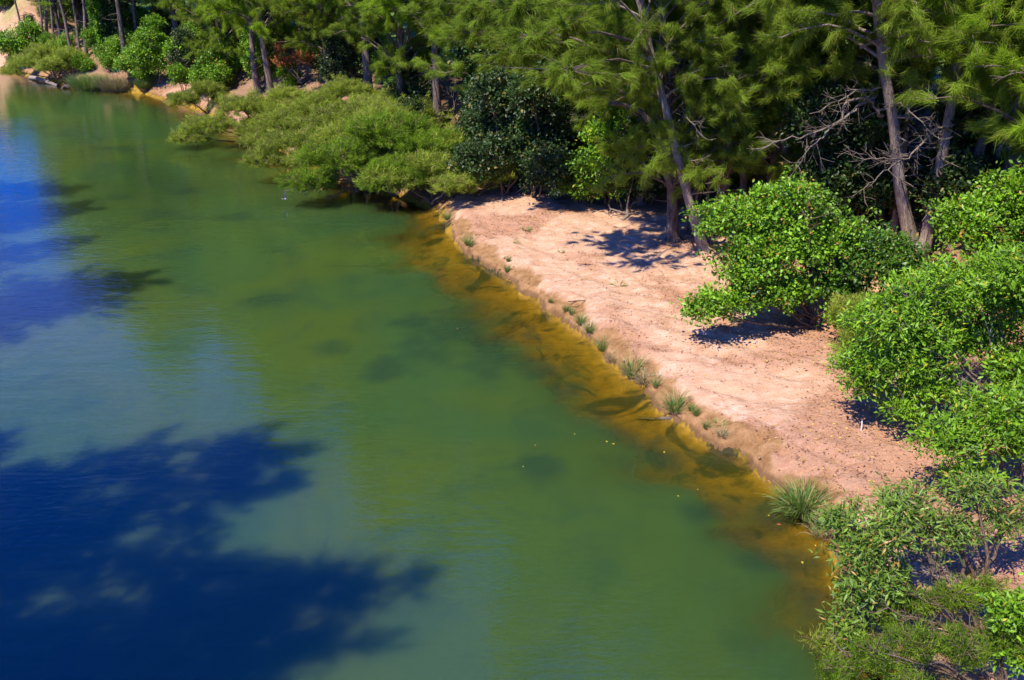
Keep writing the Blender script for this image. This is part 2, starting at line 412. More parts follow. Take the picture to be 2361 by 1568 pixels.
def sheoak(seed, H=24.0, zb=4.0, reach=3.6, limbs=64, per=26, twigs=8, lean=(0, 0), L=0.40, W=0.028, r0=0.26, mat='needle', bark='bark', bare=6):
    rng = np.random.default_rng(seed)
    wd, lv = Wood(), Leaves()
    zs = np.linspace(0, H, 12)
    ax = np.stack([lean[0] * (zs / H) ** 1.2 * H + rng.normal(size=12) * 0.10 * (zs / H + .1) * 2, lean[1] * (zs / H) ** 1.2 * H + rng.normal(size=12) * 0.1 * (zs / H + .1) * 2, zs], 1)
    ax[0, :2] = 0; ax[0, 2] = -0.5
    wd.line(ax, r0, 0.04, S=10, K=34, flare=0.14)
    for a_ in np.arange(6) * 1.05 + rng.random(6) * 0.5:                                     # root flare
        q_ = np.array([math.cos(a_), math.sin(a_), 0.0]); wd.line([tuple(q_ * r0 * 0.5 + np.array([0, 0, 0.55])), tuple(q_ * r0 * 1.15 + np.array([0, 0, 0.16])), tuple(q_ * r0 * 2.6 + np.array([0, 0, -0.12]))], r0 * 0.30, r0 * 0.10, 6, K=7)
    def axis(z): return np.stack([np.interp(z, zs, ax[:, 0]), np.interp(z, zs, ax[:, 1]), z], -1)
    z = zb + (H - zb - 0.5) * (np.linspace(0, 1, limbs) ** 1.25)
    az = np.arange(limbs) * 2.39996 + rng.normal(size=limbs) * 0.4
    rel = (z - zb) / (H - zb)
    ln = reach * (0.75 + 0.45 * np.sin(np.clip(rel * 2.2 + 0.4, 0, math.pi))) * (1 - 0.75 * rel ** 2.2) * (0.65 + 0.6 * rng.random(limbs))
    p0 = axis(z)
    el = 0.15 + 0.5 * rng.random(limbs) + 0.4 * rel
    out = np.stack([np.cos(az), np.sin(az), 0 * az], 1)
    p1 = p0 + out * ln[:, None] + np.array([0, 0, 1.0]) * (ln * el)[:, None]
    pc = p0 + out * (ln * 0.5)[:, None] + np.array([0, 0, 1.0]) * (ln * (el * 0.9 + 0.12))[:, None]
    P = bez(p0, pc, p1, 7); P[:, 1:-1] += rng.normal(size=P[:, 1:-1].shape) * 0.07
    rr = r0 * 0.30 * (1 - 0.6 * rel)
    wd.add(P, rr[:, None] * np.linspace(1, 0.22, 7)[None], 5)
    # twigs along each limb
    nt = limbs * twigs
    li = np.repeat(np.arange(limbs), twigs)
    t = 0.25 + 0.75 * rng.random(nt); t[::twigs] = 1.0
    k = t * 6; k0 = np.clip(k.astype(int), 0, 5); f = (k - k0)[:, None]
    b0 = P[li, k0] * (1 - f) + P[li, k0 + 1] * f
    td = unit(unit(p1 - p0)[li] * 0.8 + rng.normal(size=(nt, 3)) * 0.65 + np.array([0, 0, 0.15]))
    tl = (0.5 + 0.8 * rng.random(nt)) * (0.6 + 0.4 * ln[li] / reach)
    b1 = b0 + td * tl[:, None]
    Q = bez(b0, (b0 + b1) / 2 + rng.normal(size=(nt, 3)) * 0.08 + np.array([0, 0, 0.08]), b1, 4)
    wd.add(Q, np.tile(np.array([[0.022, 0.016, 0.011, 0.007]]), (nt, 1)), 3)
    # plumes along each twig
    low = rel[li] < 0.55
    for tq in (0.4, 0.72, 1.0):
        kk = tq * 3; k0 = min(int(kk), 2); f = kk - k0
        base = Q[:, k0] * (1 - f) + Q[:, k0 + 1] * f
        dd = unit(td + rng.normal(size=(nt, 3)) * 0.45)
        tint = np.clip(0.5 + 0.25 * rng.normal(size=nt), 0, 1)
        tuft_needles(lv, rng, base[low], dd[low], per, L, W, r0=0.16, spread=0.42, droop=0.35, tint=tint[low])
        tuft_needles(lv, rng, base[~low], dd[~low], max(4, per // 3), L * 1.5, W * 1.9, tint=tint[~low])
    # bare dead side shoots low on the trunk
    if bare:
        zz = zb * (0.35 + 0.75 * rng.random(bare)); q0 = axis(zz); a2 = rng.random(bare) * 6.28; l2 = 0.6 + 1.3 * rng.random(bare)
        q1 = q0 + np.stack([np.cos(a2), np.sin(a2), 0.3 * rng.normal(size=bare)], 1) * l2[:, None]
        wd.add(bez(q0, (q0 + q1) / 2 + rng.normal(size=(bare, 3)) * 0.15, q1, 5), np.tile(np.array([[.04, .03, .02, .013, .006]]), (bare, 1)), 4)
    return wd.mesh('she_oak_trunk', M[bark]), lv.mesh('she_oak_crown', M[mat])

def clump_shrub(seed, clumps, kind, tips_per_m2=9, per=14, foot=(0, 0, 0), mat='broad', bark='twig', stem_r=0.05, L=0.13, W=0.07, r=0.2,
                inner=0.55, up=0.25, multi=True, out_up=0.35, spread=0.55, droop=0.2, extra=None):
    """a shrub or low tree: stems run from the foot to every clump, twigs from the clump's heart to its outer shell, leaves on the twigs"""
    rng = np.random.default_rng(seed)
    wd, lv = Wood(), Leaves()
    foot = np.array(foot, float)
    for (cx_, cy_, cz_, rx, ry, rz) in clumps:
        c = np.array([cx_, cy_, cz_]); R = np.array([rx, ry, rz])
        f0 = foot + rng.normal(size=3) * np.array([0.15, 0.15, 0]) + np.array([0, 0, -0.15])
        dist = np.linalg.norm(c - f0)
        ctrl = (f0 + c) / 2 + rng.normal(size=3) * 0.12 * dist + np.array([0, 0, 0.12 * dist])
        Pm = bez(f0[None], ctrl[None], c[None], 9)
        Pm[:, 1:-1] += rng.normal(size=Pm[:, 1:-1].shape) * 0.025 * dist ** .5
        wd.add(Pm, (stem_r * np.linspace(1, 0.45, 9))[None], 6)
        area = 4 * math.pi * ((rx * ry) ** 1.6 / 3 + (rx * rz) ** 1.6 / 3 + (ry * rz) ** 1.6 / 3) ** (1 / 1.6)
        n = max(6, int(area * tips_per_m2))
        d = rdir(rng, n); d[:, 2] = np.where(d[:, 2] < -0.35, -d[:, 2] * 0.6, d[:, 2]); d = unit(d)
        lump = 0.62 + 0.72 * vnoise(d[:, 0] * 3.0 + seed, d[:, 1] * 3.0 + d[:, 2] * 2.5, seed)
        lump = lump * np.where(rng.random(n) < 0.10, 1.0 + 0.4 * rng.random(n), 1.0)
        rad = (inner + (1 - inner) * rng.random(n) ** 0.6) * lump
        tip = c + d * R * rad[:, None]
        root = c + (tip - c) * (0.25 + 0.2 * rng.random(n))[:, None] + rng.normal(size=(n, 3)) * 0.04
        Q = bez(root, (root + tip) / 2 + np.array([0, 0, 0.06]), tip, 4)
        wd.add(Q, np.tile(np.array([[0.014, 0.011, 0.008, 0.004]]) * (1 if stem_r < .07 else 1.2), (n, 1)), 3)
        # arms from the stem's end to feed the clump
        m = max(4, n // 14); j = rng.integers(0, n, m)
        A = bez(np.repeat(Pm[0, 6][None], m, 0), (np.repeat(Pm[0, 8][None], m, 0) + root[j]) / 2, root[j], 5)
        wd.add(A, np.tile((stem_r * np.array([0.5, 0.42, 0.34, 0.26, 0.16]))[None], (m, 1)), 4)
        td = unit((tip - c) / R * 1.0 + np.array([0, 0, out_up]) + rng.normal(size=(n, 3)) * 0.3)
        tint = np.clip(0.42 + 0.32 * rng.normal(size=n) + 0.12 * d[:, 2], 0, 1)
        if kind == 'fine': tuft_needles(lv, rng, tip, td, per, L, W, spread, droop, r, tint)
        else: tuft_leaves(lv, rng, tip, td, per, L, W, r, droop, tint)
    if extra: extra(rng, wd, lv)
    return wd.mesh('stem_wood', M[bark]), lv.mesh('foliage_leaves', M[mat])

# ------------------------------------------------------------------ ground
def seq(*segs):
    out = []
    for a, b, st in segs:
        n = max(1, int(round((b - a) / st))); out += list(np.linspace(a, b, n, endpoint=False))
    out.append(segs[-1][1]); return np.array(out)
gx = seq((-3000, -600, 400), (-600, -150, 60), (-150, -72, 3), (-72, -3, 0.5), (-3, 26, 0.135), (26, 60, 0.6), (60, 150, 5), (150, 600, 60), (600, 3000, 400))
gy = seq((-400, -40, 45), (-40, 8, 2.5), (8, 44, 0.135), (44, 66, 0.3), (66, 135, 0.5), (135, 200, 3), (200, 800, 50), (800, 4000, 400))
GX, GY = np.meshgrid(gx, gy)
H_, W_, TD_, CL_ = land(GX, GY)
nx, ny = len(gx), len(gy)
ii, jj = np.meshgrid(np.arange(ny - 1), np.arange(nx - 1), indexing='ij')
b0 = (ii * nx + jj).ravel()
gq = np.stack([b0, b0 + 1, b0 + nx + 1, b0 + nx], 1)
ld = -W_
wet = sstep(0.95, 0.70, ld + (fbm(GX * 0.8, GY * 0.8, 90, 4) - 0.5) * 1.7 + 0.15)
lit_n = fbm(GX * 0.35, GY * 0.35, 95, 4)
litter = np.clip(sstep(0.50, 0.62, lit_n + 0.05 * sstep(-6, 0, TD_) + 0.10 * sstep(2, 11, GX) * sstep(34, 24, GY)) * 0.75 + 0.95 * sstep(-1.5, 2.5, TD_), 0, 1)
grass = sstep(12, 17, TD_ + (lit_n - 0.5) * 8 + 5 * sstep(-10, -25, GX) + 3 * CL_)
mask = np.stack([wet, litter, grass, np.ones_like(wet)], -1).reshape(-1, 4)
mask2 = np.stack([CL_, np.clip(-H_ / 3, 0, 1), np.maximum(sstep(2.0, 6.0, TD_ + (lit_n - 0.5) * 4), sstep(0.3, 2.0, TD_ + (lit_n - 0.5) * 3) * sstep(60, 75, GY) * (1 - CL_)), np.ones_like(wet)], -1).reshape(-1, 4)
t = NT('ground_soil')
geo = t.n('ShaderNodeNewGeometry').outputs['Position']
ma = t.n('ShaderNodeSeparateColor', {0: t.n('ShaderNodeAttribute', attribute_name='mask').outputs['Color']})
mb = t.n('ShaderNodeSeparateColor', {0: t.n('ShaderNodeAttribute', attribute_name='mask2').outputs['Color']})
n_big = t.noise(0.5, 4, 0.6, geo); n_mid = t.noise(2.6, 5, 0.65, geo); n_fin = t.noise(11, 5, 0.7, geo); n_spk = t.noise(26, 3, 0.7, geo)
mpr = t.n('ShaderNodeMapping', {'Vector': geo, 'Rotation': (0, 0, 0.45), 'Scale': (0.8, 3.4, 1)})
n_str = t.noise(1.6, 5, 0.65, mpr.outputs[0], 0.8)
sand = t.mix(t.ramp(n_mid, [(0.33, (0, 0, 0)), (0.66, (1, 1, 1))]), (0.43, 0.245, 0.15), (0.60, 0.405, 0.29))
sand = t.mix(t.ramp(n_str, [(0.42, (1, 1, 1)), (0.52, (0, 0, 0))]), sand, (0.46, 0.26, 0.155))
sand = t.mix(t.math('MULTIPLY', t.ramp(n_big, [(0.4, (0, 0, 0)), (0.65, (1, 1, 1))]), 0.5), sand, (0.58, 0.35, 0.22))
spk = t.ramp(n_spk, [(0.60, (0, 0, 0)), (0.67, (1, 1, 1))])
sand = t.mix(t.math('MULTIPLY', spk, 0.45), sand, (0.26, 0.13, 0.08))
lit = t.mix(t.ramp(n_fin, [(0.38, (0, 0, 0)), (0.62, (1, 1, 1))]), (0.17, 0.065, 0.035), (0.47, 0.24, 0.14))
litf = t.math('MULTIPLY', ma.outputs[1], t.ramp(n_fin, [(0.30, (0.35,) * 3), (0.56, (1, 1, 1))]))
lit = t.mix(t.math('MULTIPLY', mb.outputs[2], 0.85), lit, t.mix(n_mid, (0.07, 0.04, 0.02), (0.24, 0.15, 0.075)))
c = t.mix(litf, sand, lit)
wetc = t.mix(t.ramp(n_mid, [(0.35, (0, 0, 0)), (0.65, (1, 1, 1))]), (0.20, 0.10, 0.035), (0.36, 0.20, 0.09))
c = t.mix(ma.outputs[0], c, wetc)
zz = t.n('ShaderNodeSeparateXYZ', {0: geo}).outputs[2]
c = t.mix(t.math('MULTIPLY', t.ramp(zz, [(0.0, (1, 1, 1)), (0.14, (0.8, 0.8, 0.8)), (0.24, (0, 0, 0))]), 0.8), c, (0.11, 0.055, 0.022))
clayc = t.mix(n_mid, (0.40, 0.18, 0.09), (0.62, 0.40, 0.26))
c = t.mix(mb.outputs[0], c, clayc)
gr = t.mix(t.ramp(n_mid, [(0.35, (0, 0, 0)), (0.65, (1, 1, 1))]), (0.085, 0.15, 0.02), (0.20, 0.28, 0.05))
c = t.mix(ma.outputs[2], c, gr)
uw = t.mix(t.ramp(n_mid, [(0.30, (0, 0, 0)), (0.68, (1, 1, 1))]), (0.15, 0.095, 0.008), (0.37, 0.215, 0.015))
uw = t.mix(t.ramp(t.noise(0.55, 5, 0.6, geo, 1.2), [(0.52, (0, 0, 0)), (0.62, (1, 1, 1))]), uw, (0.035, 0.032, 0.008))
c = t.mix(t.math('GREATER_THAN', mb.outputs[1], 0.004), c, uw)
hb = t.math('ADD', t.math('MULTIPLY', n_fin, 0.6), t.math('MULTIPLY', n_spk, 0.3))
hb = t.math('ADD', hb, t.math('MULTIPLY', n_str, 0.9))
bp = t.n('ShaderNodeBump', {'Strength': 1.0, 'Distance': 0.09, 'Height': hb})
rg = t.math('SUBTRACT', 0.95, t.math('MULTIPLY', ma.outputs[0], 0.25))
p = t.n('ShaderNodeBsdfPrincipled', {'Base Color': c, 'Roughness': rg, 'Specular IOR Level': 0.25, 'Normal': bp.outputs[0]})
M['ground'] = t.out(p.outputs[0])
ground_me = raw_mesh('ground', np.stack([GX, GY, H_], -1), gq, attrs={'mask': mask, 'mask2': mask2}, smooth=True, mats=[M['ground']])
ground = part('ground', ground_me); ground['kind'] = 'structure'
ground['label'] = 'sandy river bank and paddock behind the trees'

# ------------------------------------------------------------------ river
wx = seq((-700, -150, 60), (-150, -60, 3), (-60, -6, 0.7), (-6, 14, 0.2), (14, 22, 1))
wy = seq((-85, 8, 5), (8, 44, 0.2), (44, 110, 0.6), (110, 360, 8))
WX, WY = np.meshgrid(wx, wy)
hh = land(WX, WY)[0]
nxw, nyw = len(wx), len(wy)
ii, jj = np.meshgrid(np.arange(nyw - 1), np.arange(nxw - 1), indexing='ij')
b0 = (ii * nxw + jj).ravel()
wq = np.stack([b0, b0 + 1, b0 + nxw + 1, b0 + nxw], 1)
dep = np.clip(-hh, 0, 6)
# weed beds and sunken clutter under the surface
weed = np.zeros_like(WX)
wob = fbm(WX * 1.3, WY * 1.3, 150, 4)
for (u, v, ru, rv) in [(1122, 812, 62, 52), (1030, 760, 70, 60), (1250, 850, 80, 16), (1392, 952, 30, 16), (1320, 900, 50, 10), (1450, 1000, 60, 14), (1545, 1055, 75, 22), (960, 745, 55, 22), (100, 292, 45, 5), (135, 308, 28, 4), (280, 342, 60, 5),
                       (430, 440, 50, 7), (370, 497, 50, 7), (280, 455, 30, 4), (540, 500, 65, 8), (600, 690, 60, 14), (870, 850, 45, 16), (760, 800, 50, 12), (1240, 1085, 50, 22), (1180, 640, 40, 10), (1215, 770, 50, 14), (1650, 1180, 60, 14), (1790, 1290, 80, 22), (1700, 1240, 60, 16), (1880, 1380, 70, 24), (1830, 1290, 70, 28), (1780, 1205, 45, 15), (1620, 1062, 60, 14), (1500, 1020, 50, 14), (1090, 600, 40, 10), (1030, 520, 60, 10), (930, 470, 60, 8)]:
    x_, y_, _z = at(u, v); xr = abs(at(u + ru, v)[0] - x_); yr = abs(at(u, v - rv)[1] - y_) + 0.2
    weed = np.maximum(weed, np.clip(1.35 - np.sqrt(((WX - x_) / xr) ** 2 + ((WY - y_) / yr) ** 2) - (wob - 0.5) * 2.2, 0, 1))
keep = (np.maximum.reduce([dep.ravel()[wq[:, i]] for i in range(4)]) > 0)
t = NT('river_water')
geo = t.n('ShaderNodeNewGeometry').outputs['Position']
d = t.n('ShaderNodeAttribute', attribute_name='depth').outputs['Fac']
turb = t.math('SUBTRACT', 1.0, t.math('POWER', 2.718, t.math('MULTIPLY', d, -1.5)), True)
dd3 = t.n('ShaderNodeCombineXYZ', {0: t.math('POWER', 2.718, t.math('MULTIPLY', d, -0.5)), 1: t.math('POWER', 2.718, t.math('MULTIPLY', d, -0.75)), 2: t.math('POWER', 2.718, t.math('MULTIPLY', d, -4.0))})
nb = t.noise(0.10, 4, 0.55, geo, 0.8); nm = t.noise(0.33, 4, 0.6, geo, 1.0)
body = t.mix(t.ramp(nb, [(0.38, (0, 0, 0)), (0.62, (1, 1, 1))]), (0.026, 0.062, 0.018), (0.038, 0.066, 0.013))
body = t.mix(t.math('MULTIPLY', t.ramp(nm, [(0.50, (0, 0, 0)), (0.66, (1, 1, 1))]), 0.35), body, (0.012, 0.040, 0.022))
mid = t.ramp(d, [(0.0, (1, 1, 1)), (0.4, (0.6, 0.6, 0.6)), (1.0, (0.0, 0.0, 0.0))])
body = t.mix(t.math('MULTIPLY', mid, 0.8), body, (0.075, 0.058, 0.008))
mpw = t.n('ShaderNodeMapping', {'Vector': geo, 'Rotation': (0, 0, -0.2), 'Scale': (0.5, 0.9, 1)})
body = t.mix(t.math('MULTIPLY', t.ramp(t.noise(0.75, 4, 0.6, mpw.outputs[0], 0.8), [(0.64, (0, 0, 0)), (0.72, (1, 1, 1))]), 0.35), body, (0.010, 0.025, 0.014))
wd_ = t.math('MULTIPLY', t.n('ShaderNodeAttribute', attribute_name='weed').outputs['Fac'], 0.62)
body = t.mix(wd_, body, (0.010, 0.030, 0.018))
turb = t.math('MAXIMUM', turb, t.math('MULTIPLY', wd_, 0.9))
sss = t.n('ShaderNodeSubsurfaceScattering', {'Color': body, 'Scale': 1.0, 'Radius': (1.1, 1.5, 1.0)}, falloff='BURLEY')
trn = t.n('ShaderNodeBsdfTransparent', {'Color': dd3.outputs[0]})
under = t.n('ShaderNodeMixShader', {0: turb, 1: trn.outputs[0], 2: sss.outputs[0]})
mp1 = t.n('ShaderNodeMapping', {'Vector': geo, 'Rotation': (0, 0, -0.25), 'Scale': (1.0, 2.6, 1)})
w1 = t.noise(2.2, 3, 0.55, mp1.outputs[0], 0.3)
mp2 = t.n('ShaderNodeMapping', {'Vector': geo, 'Rotation': (0, 0, -0.1), 'Scale': (1.0, 3.2, 1)})
w2 = t.noise(0.55, 2, 0.5, mp2.outputs[0])
patch = t.ramp(t.noise(0.055, 3, 0.5, geo), [(0.35, (0.25,) * 3), (0.65, (1, 1, 1))])
hw = t.math('ADD', t.math('MULTIPLY', t.math('MULTIPLY', w1, patch), 0.015), t.math('MULTIPLY', w2, 0.013))
bp = t.n('ShaderNodeBump', {'Strength': 1.0, 'Distance': 1.0, 'Height': hw})
gl = t.n('ShaderNodeBsdfGlossy', {'Color': (1, 1, 1, 1), 'Roughness': 0.03, 'Normal': bp.outputs[0]})
fr = t.n('ShaderNodeFresnel', {'IOR': 1.62, 'Normal': bp.outputs[0]})
fin = t.n('ShaderNodeMixShader', {0: fr.outputs[0], 1: under.outputs[0], 2: gl.outputs[0]})
M['water'] = t.out(fin.outputs[0])
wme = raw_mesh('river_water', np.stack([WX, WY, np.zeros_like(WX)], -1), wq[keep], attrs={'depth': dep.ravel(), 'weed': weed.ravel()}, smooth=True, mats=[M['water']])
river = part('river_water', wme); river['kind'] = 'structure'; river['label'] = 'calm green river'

# ==================================================================== PLANTS
P_OAK = {}
P_OAK['broad_bright'] = sheoak(11, 25, 5.0, 4.6, 80, 96, 10, (0, 0), 0.42, 0.018, 0.27, 'needle_bright')
P_OAK['low'] = sheoak(12, 22, 2.2, 3.4, 84, 74, 9, (0.0, 0.0), 0.38, 0.018, 0.25, 'needle')
P_OAK['tall'] = sheoak(13, 27, 7.5, 3.6, 66, 70, 10, (0, 0), 0.40, 0.019, 0.24, 'needle', bare=10)
P_OAK['full'] = sheoak(14, 24, 2.4, 4.3, 86, 76, 10, (0.0, 0.0), 0.40, 0.018, 0.25, 'needle')
P_OAK['slender'] = sheoak(15, 23, 8.5, 2.3, 52, 30, 7, (0, 0), 0.42, 0.030, 0.15, 'needle', bare=8)
P_OAK['dark'] = sheoak(16, 25, 5.5, 3.0, 58, 26, 8, (0.02, 0.0), 0.42, 0.030, 0.22, 'needle', 'bark_dark')

rs = random.Random(5)
taken = []
def ground_spot(u, v):
    return spot(u, v)
def plant(proto, name, cat, label, loc, rz=0.0, scale=1.0, lean=(0, 0), group=None, parts=('trunk', 'crown'), sink=0.0):
    rot = (Euler((lean[0], lean[1], 0)).to_matrix() @ Euler((0, 0, rz)).to_matrix()).to_euler()
    t_ = thing(name, label, cat, (loc[0], loc[1], loc[2] - sink), rot, group, scale)
    part(parts[0], proto[0], t_); part(parts[1], proto[1], t_)
    taken.append((loc[0], loc[1], name))
    return t_
def oak(kind, label, u=None, v=None, loc=None, rz=None, scale=1.0, lean=(0, 0), group=None):
    return plant(P_OAK[kind], 'she_oak', 'tree', label, loc or ground_spot(u, v), rs.random() * 6.28 if rz is None else rz, scale, lean, group)

# ---- vines climbing a trunk: a leafy sleeve, child of its tree
def vine_sleeve(seed, z0, z1, r, n, mat):
    rng = np.random.default_rng(seed); lv = Leaves()
    z = z0 + (z1 - z0) * rng.random(n); a = rng.random(n) * 6.28
    rad = r * (0.45 + 0.6 * vnoise(a * 1.5, z * 0.8, seed)) * (0.8 + 0.3 * rng.random(n))
    p = np.stack([np.cos(a) * rad, np.sin(a) * rad, z], 1)
    o = unit(np.stack([np.cos(a), np.sin(a), -0.6 + 0 * a], 1) + rng.normal(size=(n, 3)) * 0.5)
    sz = 0.7 + .7 * rng.random(n)
    lv.leaf(rng, p, o, 0.17 * sz, 0.12 * sz, 0.35 + 0.5 * rng.random(n) * vnoise(a, z, 3), face=np.stack([np.cos(a), np.sin(a), 0.4 + 0 * a], 1))
    return lv.mesh('vine_leaves', M[mat])
VINE = [vine_sleeve(21, 1.0, 9.0, 1.0, 11000, 'broad_dark'), vine_sleeve(22, 0.6, 8.0, 0.8, 9000, 'broad')]

# ==================== she-oaks that stand out
t1 = oak('low', 'thick straight she-oak rooted in the open sand, with a curved broken limb on its left', 1550, 556, rz=0.4, scale=1.0, lean=(0.0, -0.10))
wd = Wood(); rng = np.random.default_rng(3)
wd.line([(0, -0.1, 2.4), (-0.25, -0.25, 3.6), (-0.55, -0.3, 5.0), (-1.1, -0.35, 6.0), (-2.0, -0.4, 6.5), (-2.6, -0.4, 6.6)], 0.19, 0.07, 8, rng=rng, wob=0.02)
b_ = part('broken_limb', wd.mesh('broken_limb', M['bark']), t1, 'curved dark broken limb'); b_.rotation_euler = (0, 0, -0.4)
def pale_trunk(t_):
    for c_ in t_.children:
        if c_.name.startswith('trunk'):
            c_.data = c_.data.copy(); c_.data.materials[0] = M['bark_pale']
bpy.context.view_layer.update()
inv = t1.matrix_world.inverted(); rng = np.random.default_rng(33); wd = Wood(); lv = Leaves()
for (u, v, h) in [(1450, 575, 9.5), (1400, 560, 9.0), (1500, 603, 8.6), (1440, 545, 10.5), (1290, 478, 9.0), (1340, 470, 10.0), (1510, 560, 10.0)]:
    gx_, gy_, gz_ = ground_spot(u, v); k_ = h / math.tan(SUN_EL)
    c = np.array([gx_ - k_ * math.cos(SHADOW_AZ), gy_ - k_ * math.sin(SHADOW_AZ), gz_ + h])
    st = np.array(t1.location) + np.array([-0.4, -0.1, h - 2.0])
    if u in (1450, 1290, 1500): wd.line([tuple(inv @ Vector(st)), tuple(inv @ Vector((st + c) / 2 + np.array([0, 0, 0.9]))), tuple(inv @ Vector(c))], 0.09, 0.02, 6, rng=rng, wob=0.05)
    n_ = 46; tip = c + rng.normal(size=(n_, 3)) * np.array([0.75, 0.45, 0.28]); rt = c + (tip - c) * 0.2
    L2 = lambda A: np.array([tuple(inv @ Vector(q)) for q in A])
    tip, rt = L2(tip), L2(rt)
    wd.add(bez(rt, (rt + tip) / 2, tip, 4), np.tile(np.array([[.016, .012, .008, .005]]), (n_, 1)), 3)
    tuft_needles(lv, rng, tip, unit(tip - rt), 90, 0.40, 0.021, spread=0.45, droop=0.3)
part('bough', wd.mesh('overhanging_bough', M['bark']), t1, 'long bough reaching out over the sand'); part('bough_foliage', lv.mesh('bough_foliage', M['needle']), t1)
t2 = oak('tall', 'leaning she-oak trunk planted in the sand right of the thick straight one', 1622, 578, rz=1.2, scale=0.9, lean=(0.0, -0.34))
wd = Wood(); rng = np.random.default_rng(4)
for k, (du, top) in enumerate([(0, (-0.5, 0.3, 6.5)), ]):
    wd.line([(0, 0, -0.3), (-0.1, 0, 2.0), (-0.15, 0.1, 4.2), top], 0.09, 0.035, 7, rng=rng, wob=0.02)
    n_ = 14; z_ = 3 + 3.5 * rng.random(n_); q0 = np.stack([-0.15 - 0.1 * (z_ - 3), 0.1 + 0 * z_, z_], 1); q1 = q0 + rng.normal(size=(n_, 3)) * np.array([0.7, 0.7, 0.35]) + np.array([0, 0, 0.3])
    wd.add(bez(q0, (q0 + q1) / 2, q1, 4), np.tile(np.array([[.02, .015, .01, .006]]), (n_, 1)), 4)
    lv = Leaves(); tuft_needles(lv, rng, np.repeat(q1, 3, 0) + rng.normal(size=(n_ * 3, 3)) * 0.2, unit(np.repeat(q1 - q0, 3, 0)), 45, 0.4, 0.026)
sap = (wd.mesh('sapling_trunk', M['bark']), lv.mesh('sapling_crown', M['needle']))
for (u, v, sc, lb) in [(1636, 566, 1.0, 'thin brown sapling stem right behind the foot of the leaning trunk'), (1598, 545, 0.9, 'thin dark sapling between the straight and the leaning trunk'),
                       (1582, 540, 1.1, 'thin sapling standing against the right side of the thick straight trunk'), (1622, 545, 1.0, 'pair-forming thin stem left of the brown sapling, behind the leaning trunk')]:
    plant(sap, 'she_oak_sapling', 'tree', lb, ground_spot(u, v), rs.random() * 6, sc, (rs.uniform(-.04, .04), rs.uniform(-.04, .04)), 'she-oak saplings round the leaning trunk')
t4 = oak('low', 'she-oak with pale lit trunk rising behind the rounded green bush', 1660, 535, rz=2.6, scale=1.05)
t5 = oak('tall', 'tall she-oak with long bare light trunk leaning left, above the green bushes', 2104, 568, rz=0.2, scale=1.05, lean=(0.03, -0.34))
wd = Wood(); rng = np.random.default_rng(8)
def dead_limb(wd, rng, pts, r0, n, L=0.9, side=0.55):
    r0 = r0 * 0.72
    P = wd.line(pts, r0, 0.012, 6, K=5 * (len(pts) - 1) + 1, rng=rng, wob=0.045)
    n = int(n * 1.5)
    K = len(P); i = rng.integers(2, K, n); base = P[i]
    d = unit(unit(P[i] - P[i - 1]) * 0.7 + rng.normal(size=(n, 3)) * side + np.array([0, 0, 0.1]))
    l = L * (0.4 + 0.8 * rng.random(n)); tip = base + d * l[:, None]
    Q = bez(base, (base + tip) / 2 + rng.normal(size=(n, 3)) * 0.08, tip, 5)
    wd.add(Q, np.tile(np.array([[.013, .010, .008, .006, .003]]), (n, 1)), 4)
    j = np.repeat(np.arange(n), 2); b2 = Q[j, 2]; d2 = unit(d[j] + rng.normal(size=(2 * n, 3)) * 0.7); t2_ = b2 + d2 * (l[j] * 0.5)[:, None]
    wd.add(bez(b2, (b2 + t2_) / 2 + rng.normal(size=(2 * n, 3)) * 0.03, t2_, 3), np.tile(np.array([[.009, .007, .004]]), (2 * n, 1)), 3)
dead_limb(wd, rng, [(-0.35, -0.1, 5.6), (-0.9, -0.4, 6.5), (-1.7, -0.6, 6.7), (-2.2, -0.7, 6.1), (-3.2, -0.9, 5.7), (-3.9, -1.0, 5.1)], 0.09, 16, 1.0)
dead_limb(wd, rng, [(-0.5, -0.1, 6.4), (-1.6, -0.6, 6.3), (-2.8, -0.9, 6.1), (-4.2, -1.1, 6.3), (-5.4, -1.2, 6.4)], 0.07, 16, 0.9)
dead_limb(wd, rng, [(-0.7, 0.0, 8.3), (0.8, -0.5, 8.5), (1.8, -0.8, 7.9), (3.0, -1.0, 7.9)], 0.08, 12, 0.9)
d_ = part('dead_branch', wd.mesh('dead_branch', M['dead']), t5, 'bare pale dead branches arching left'); d_.rotation_euler = (0, 0, -0.2)
t6 = oak('tall', 'she-oak with slimmer trunk leaning right, just right of the long bare leaning trunk', 2122, 600, rz=3.9, scale=0.98, lean=(0.0, 0.0))
wd = Wood(); rng = np.random.default_rng(9)
dead_limb(wd, rng, [(0.1, -0.1, 5.4), (-0.6, -0.6, 5.6), (-1.7, -1.2, 4.8), (-2.8, -1.6, 4.2), (-3.6, -1.9, 3.6)], 0.075, 22, 1.0)
dead_limb(wd, rng, [(-1.9, -1.3, 4.7), (-3.2, -1.5, 4.6), (-4.3, -1.6, 5.0)], 0.03, 10, 0.8)
d_ = part('dead_branch', wd.mesh('dead_branch', M['dead']), t6, 'forked bare white branch reaching left'); d_.rotation_euler = (0, 0, -3.9)
pale_trunk(t5); pale_trunk(t6); pale_trunk(t2)
oak('dark', 'dark she-oak trunk left of the long bare leaning trunk, behind the bushes', 2022, 520, scale=1.0, rz=1.0)
oak('dark', 'shaded she-oak close behind the long bare leaning trunk', 2062, 500, scale=0.9, rz=2.2)
oak('tall', 'she-oak right of the two leaning trunks, half hidden by leaves', 2196, 560, scale=0.95, rz=4.4, lean=(0, 0.06))
oak('broad_bright', 'broad bright she-oak filling the upper right corner with fluffy foliage', 2290, 560, scale=1.1, rz=0.9)
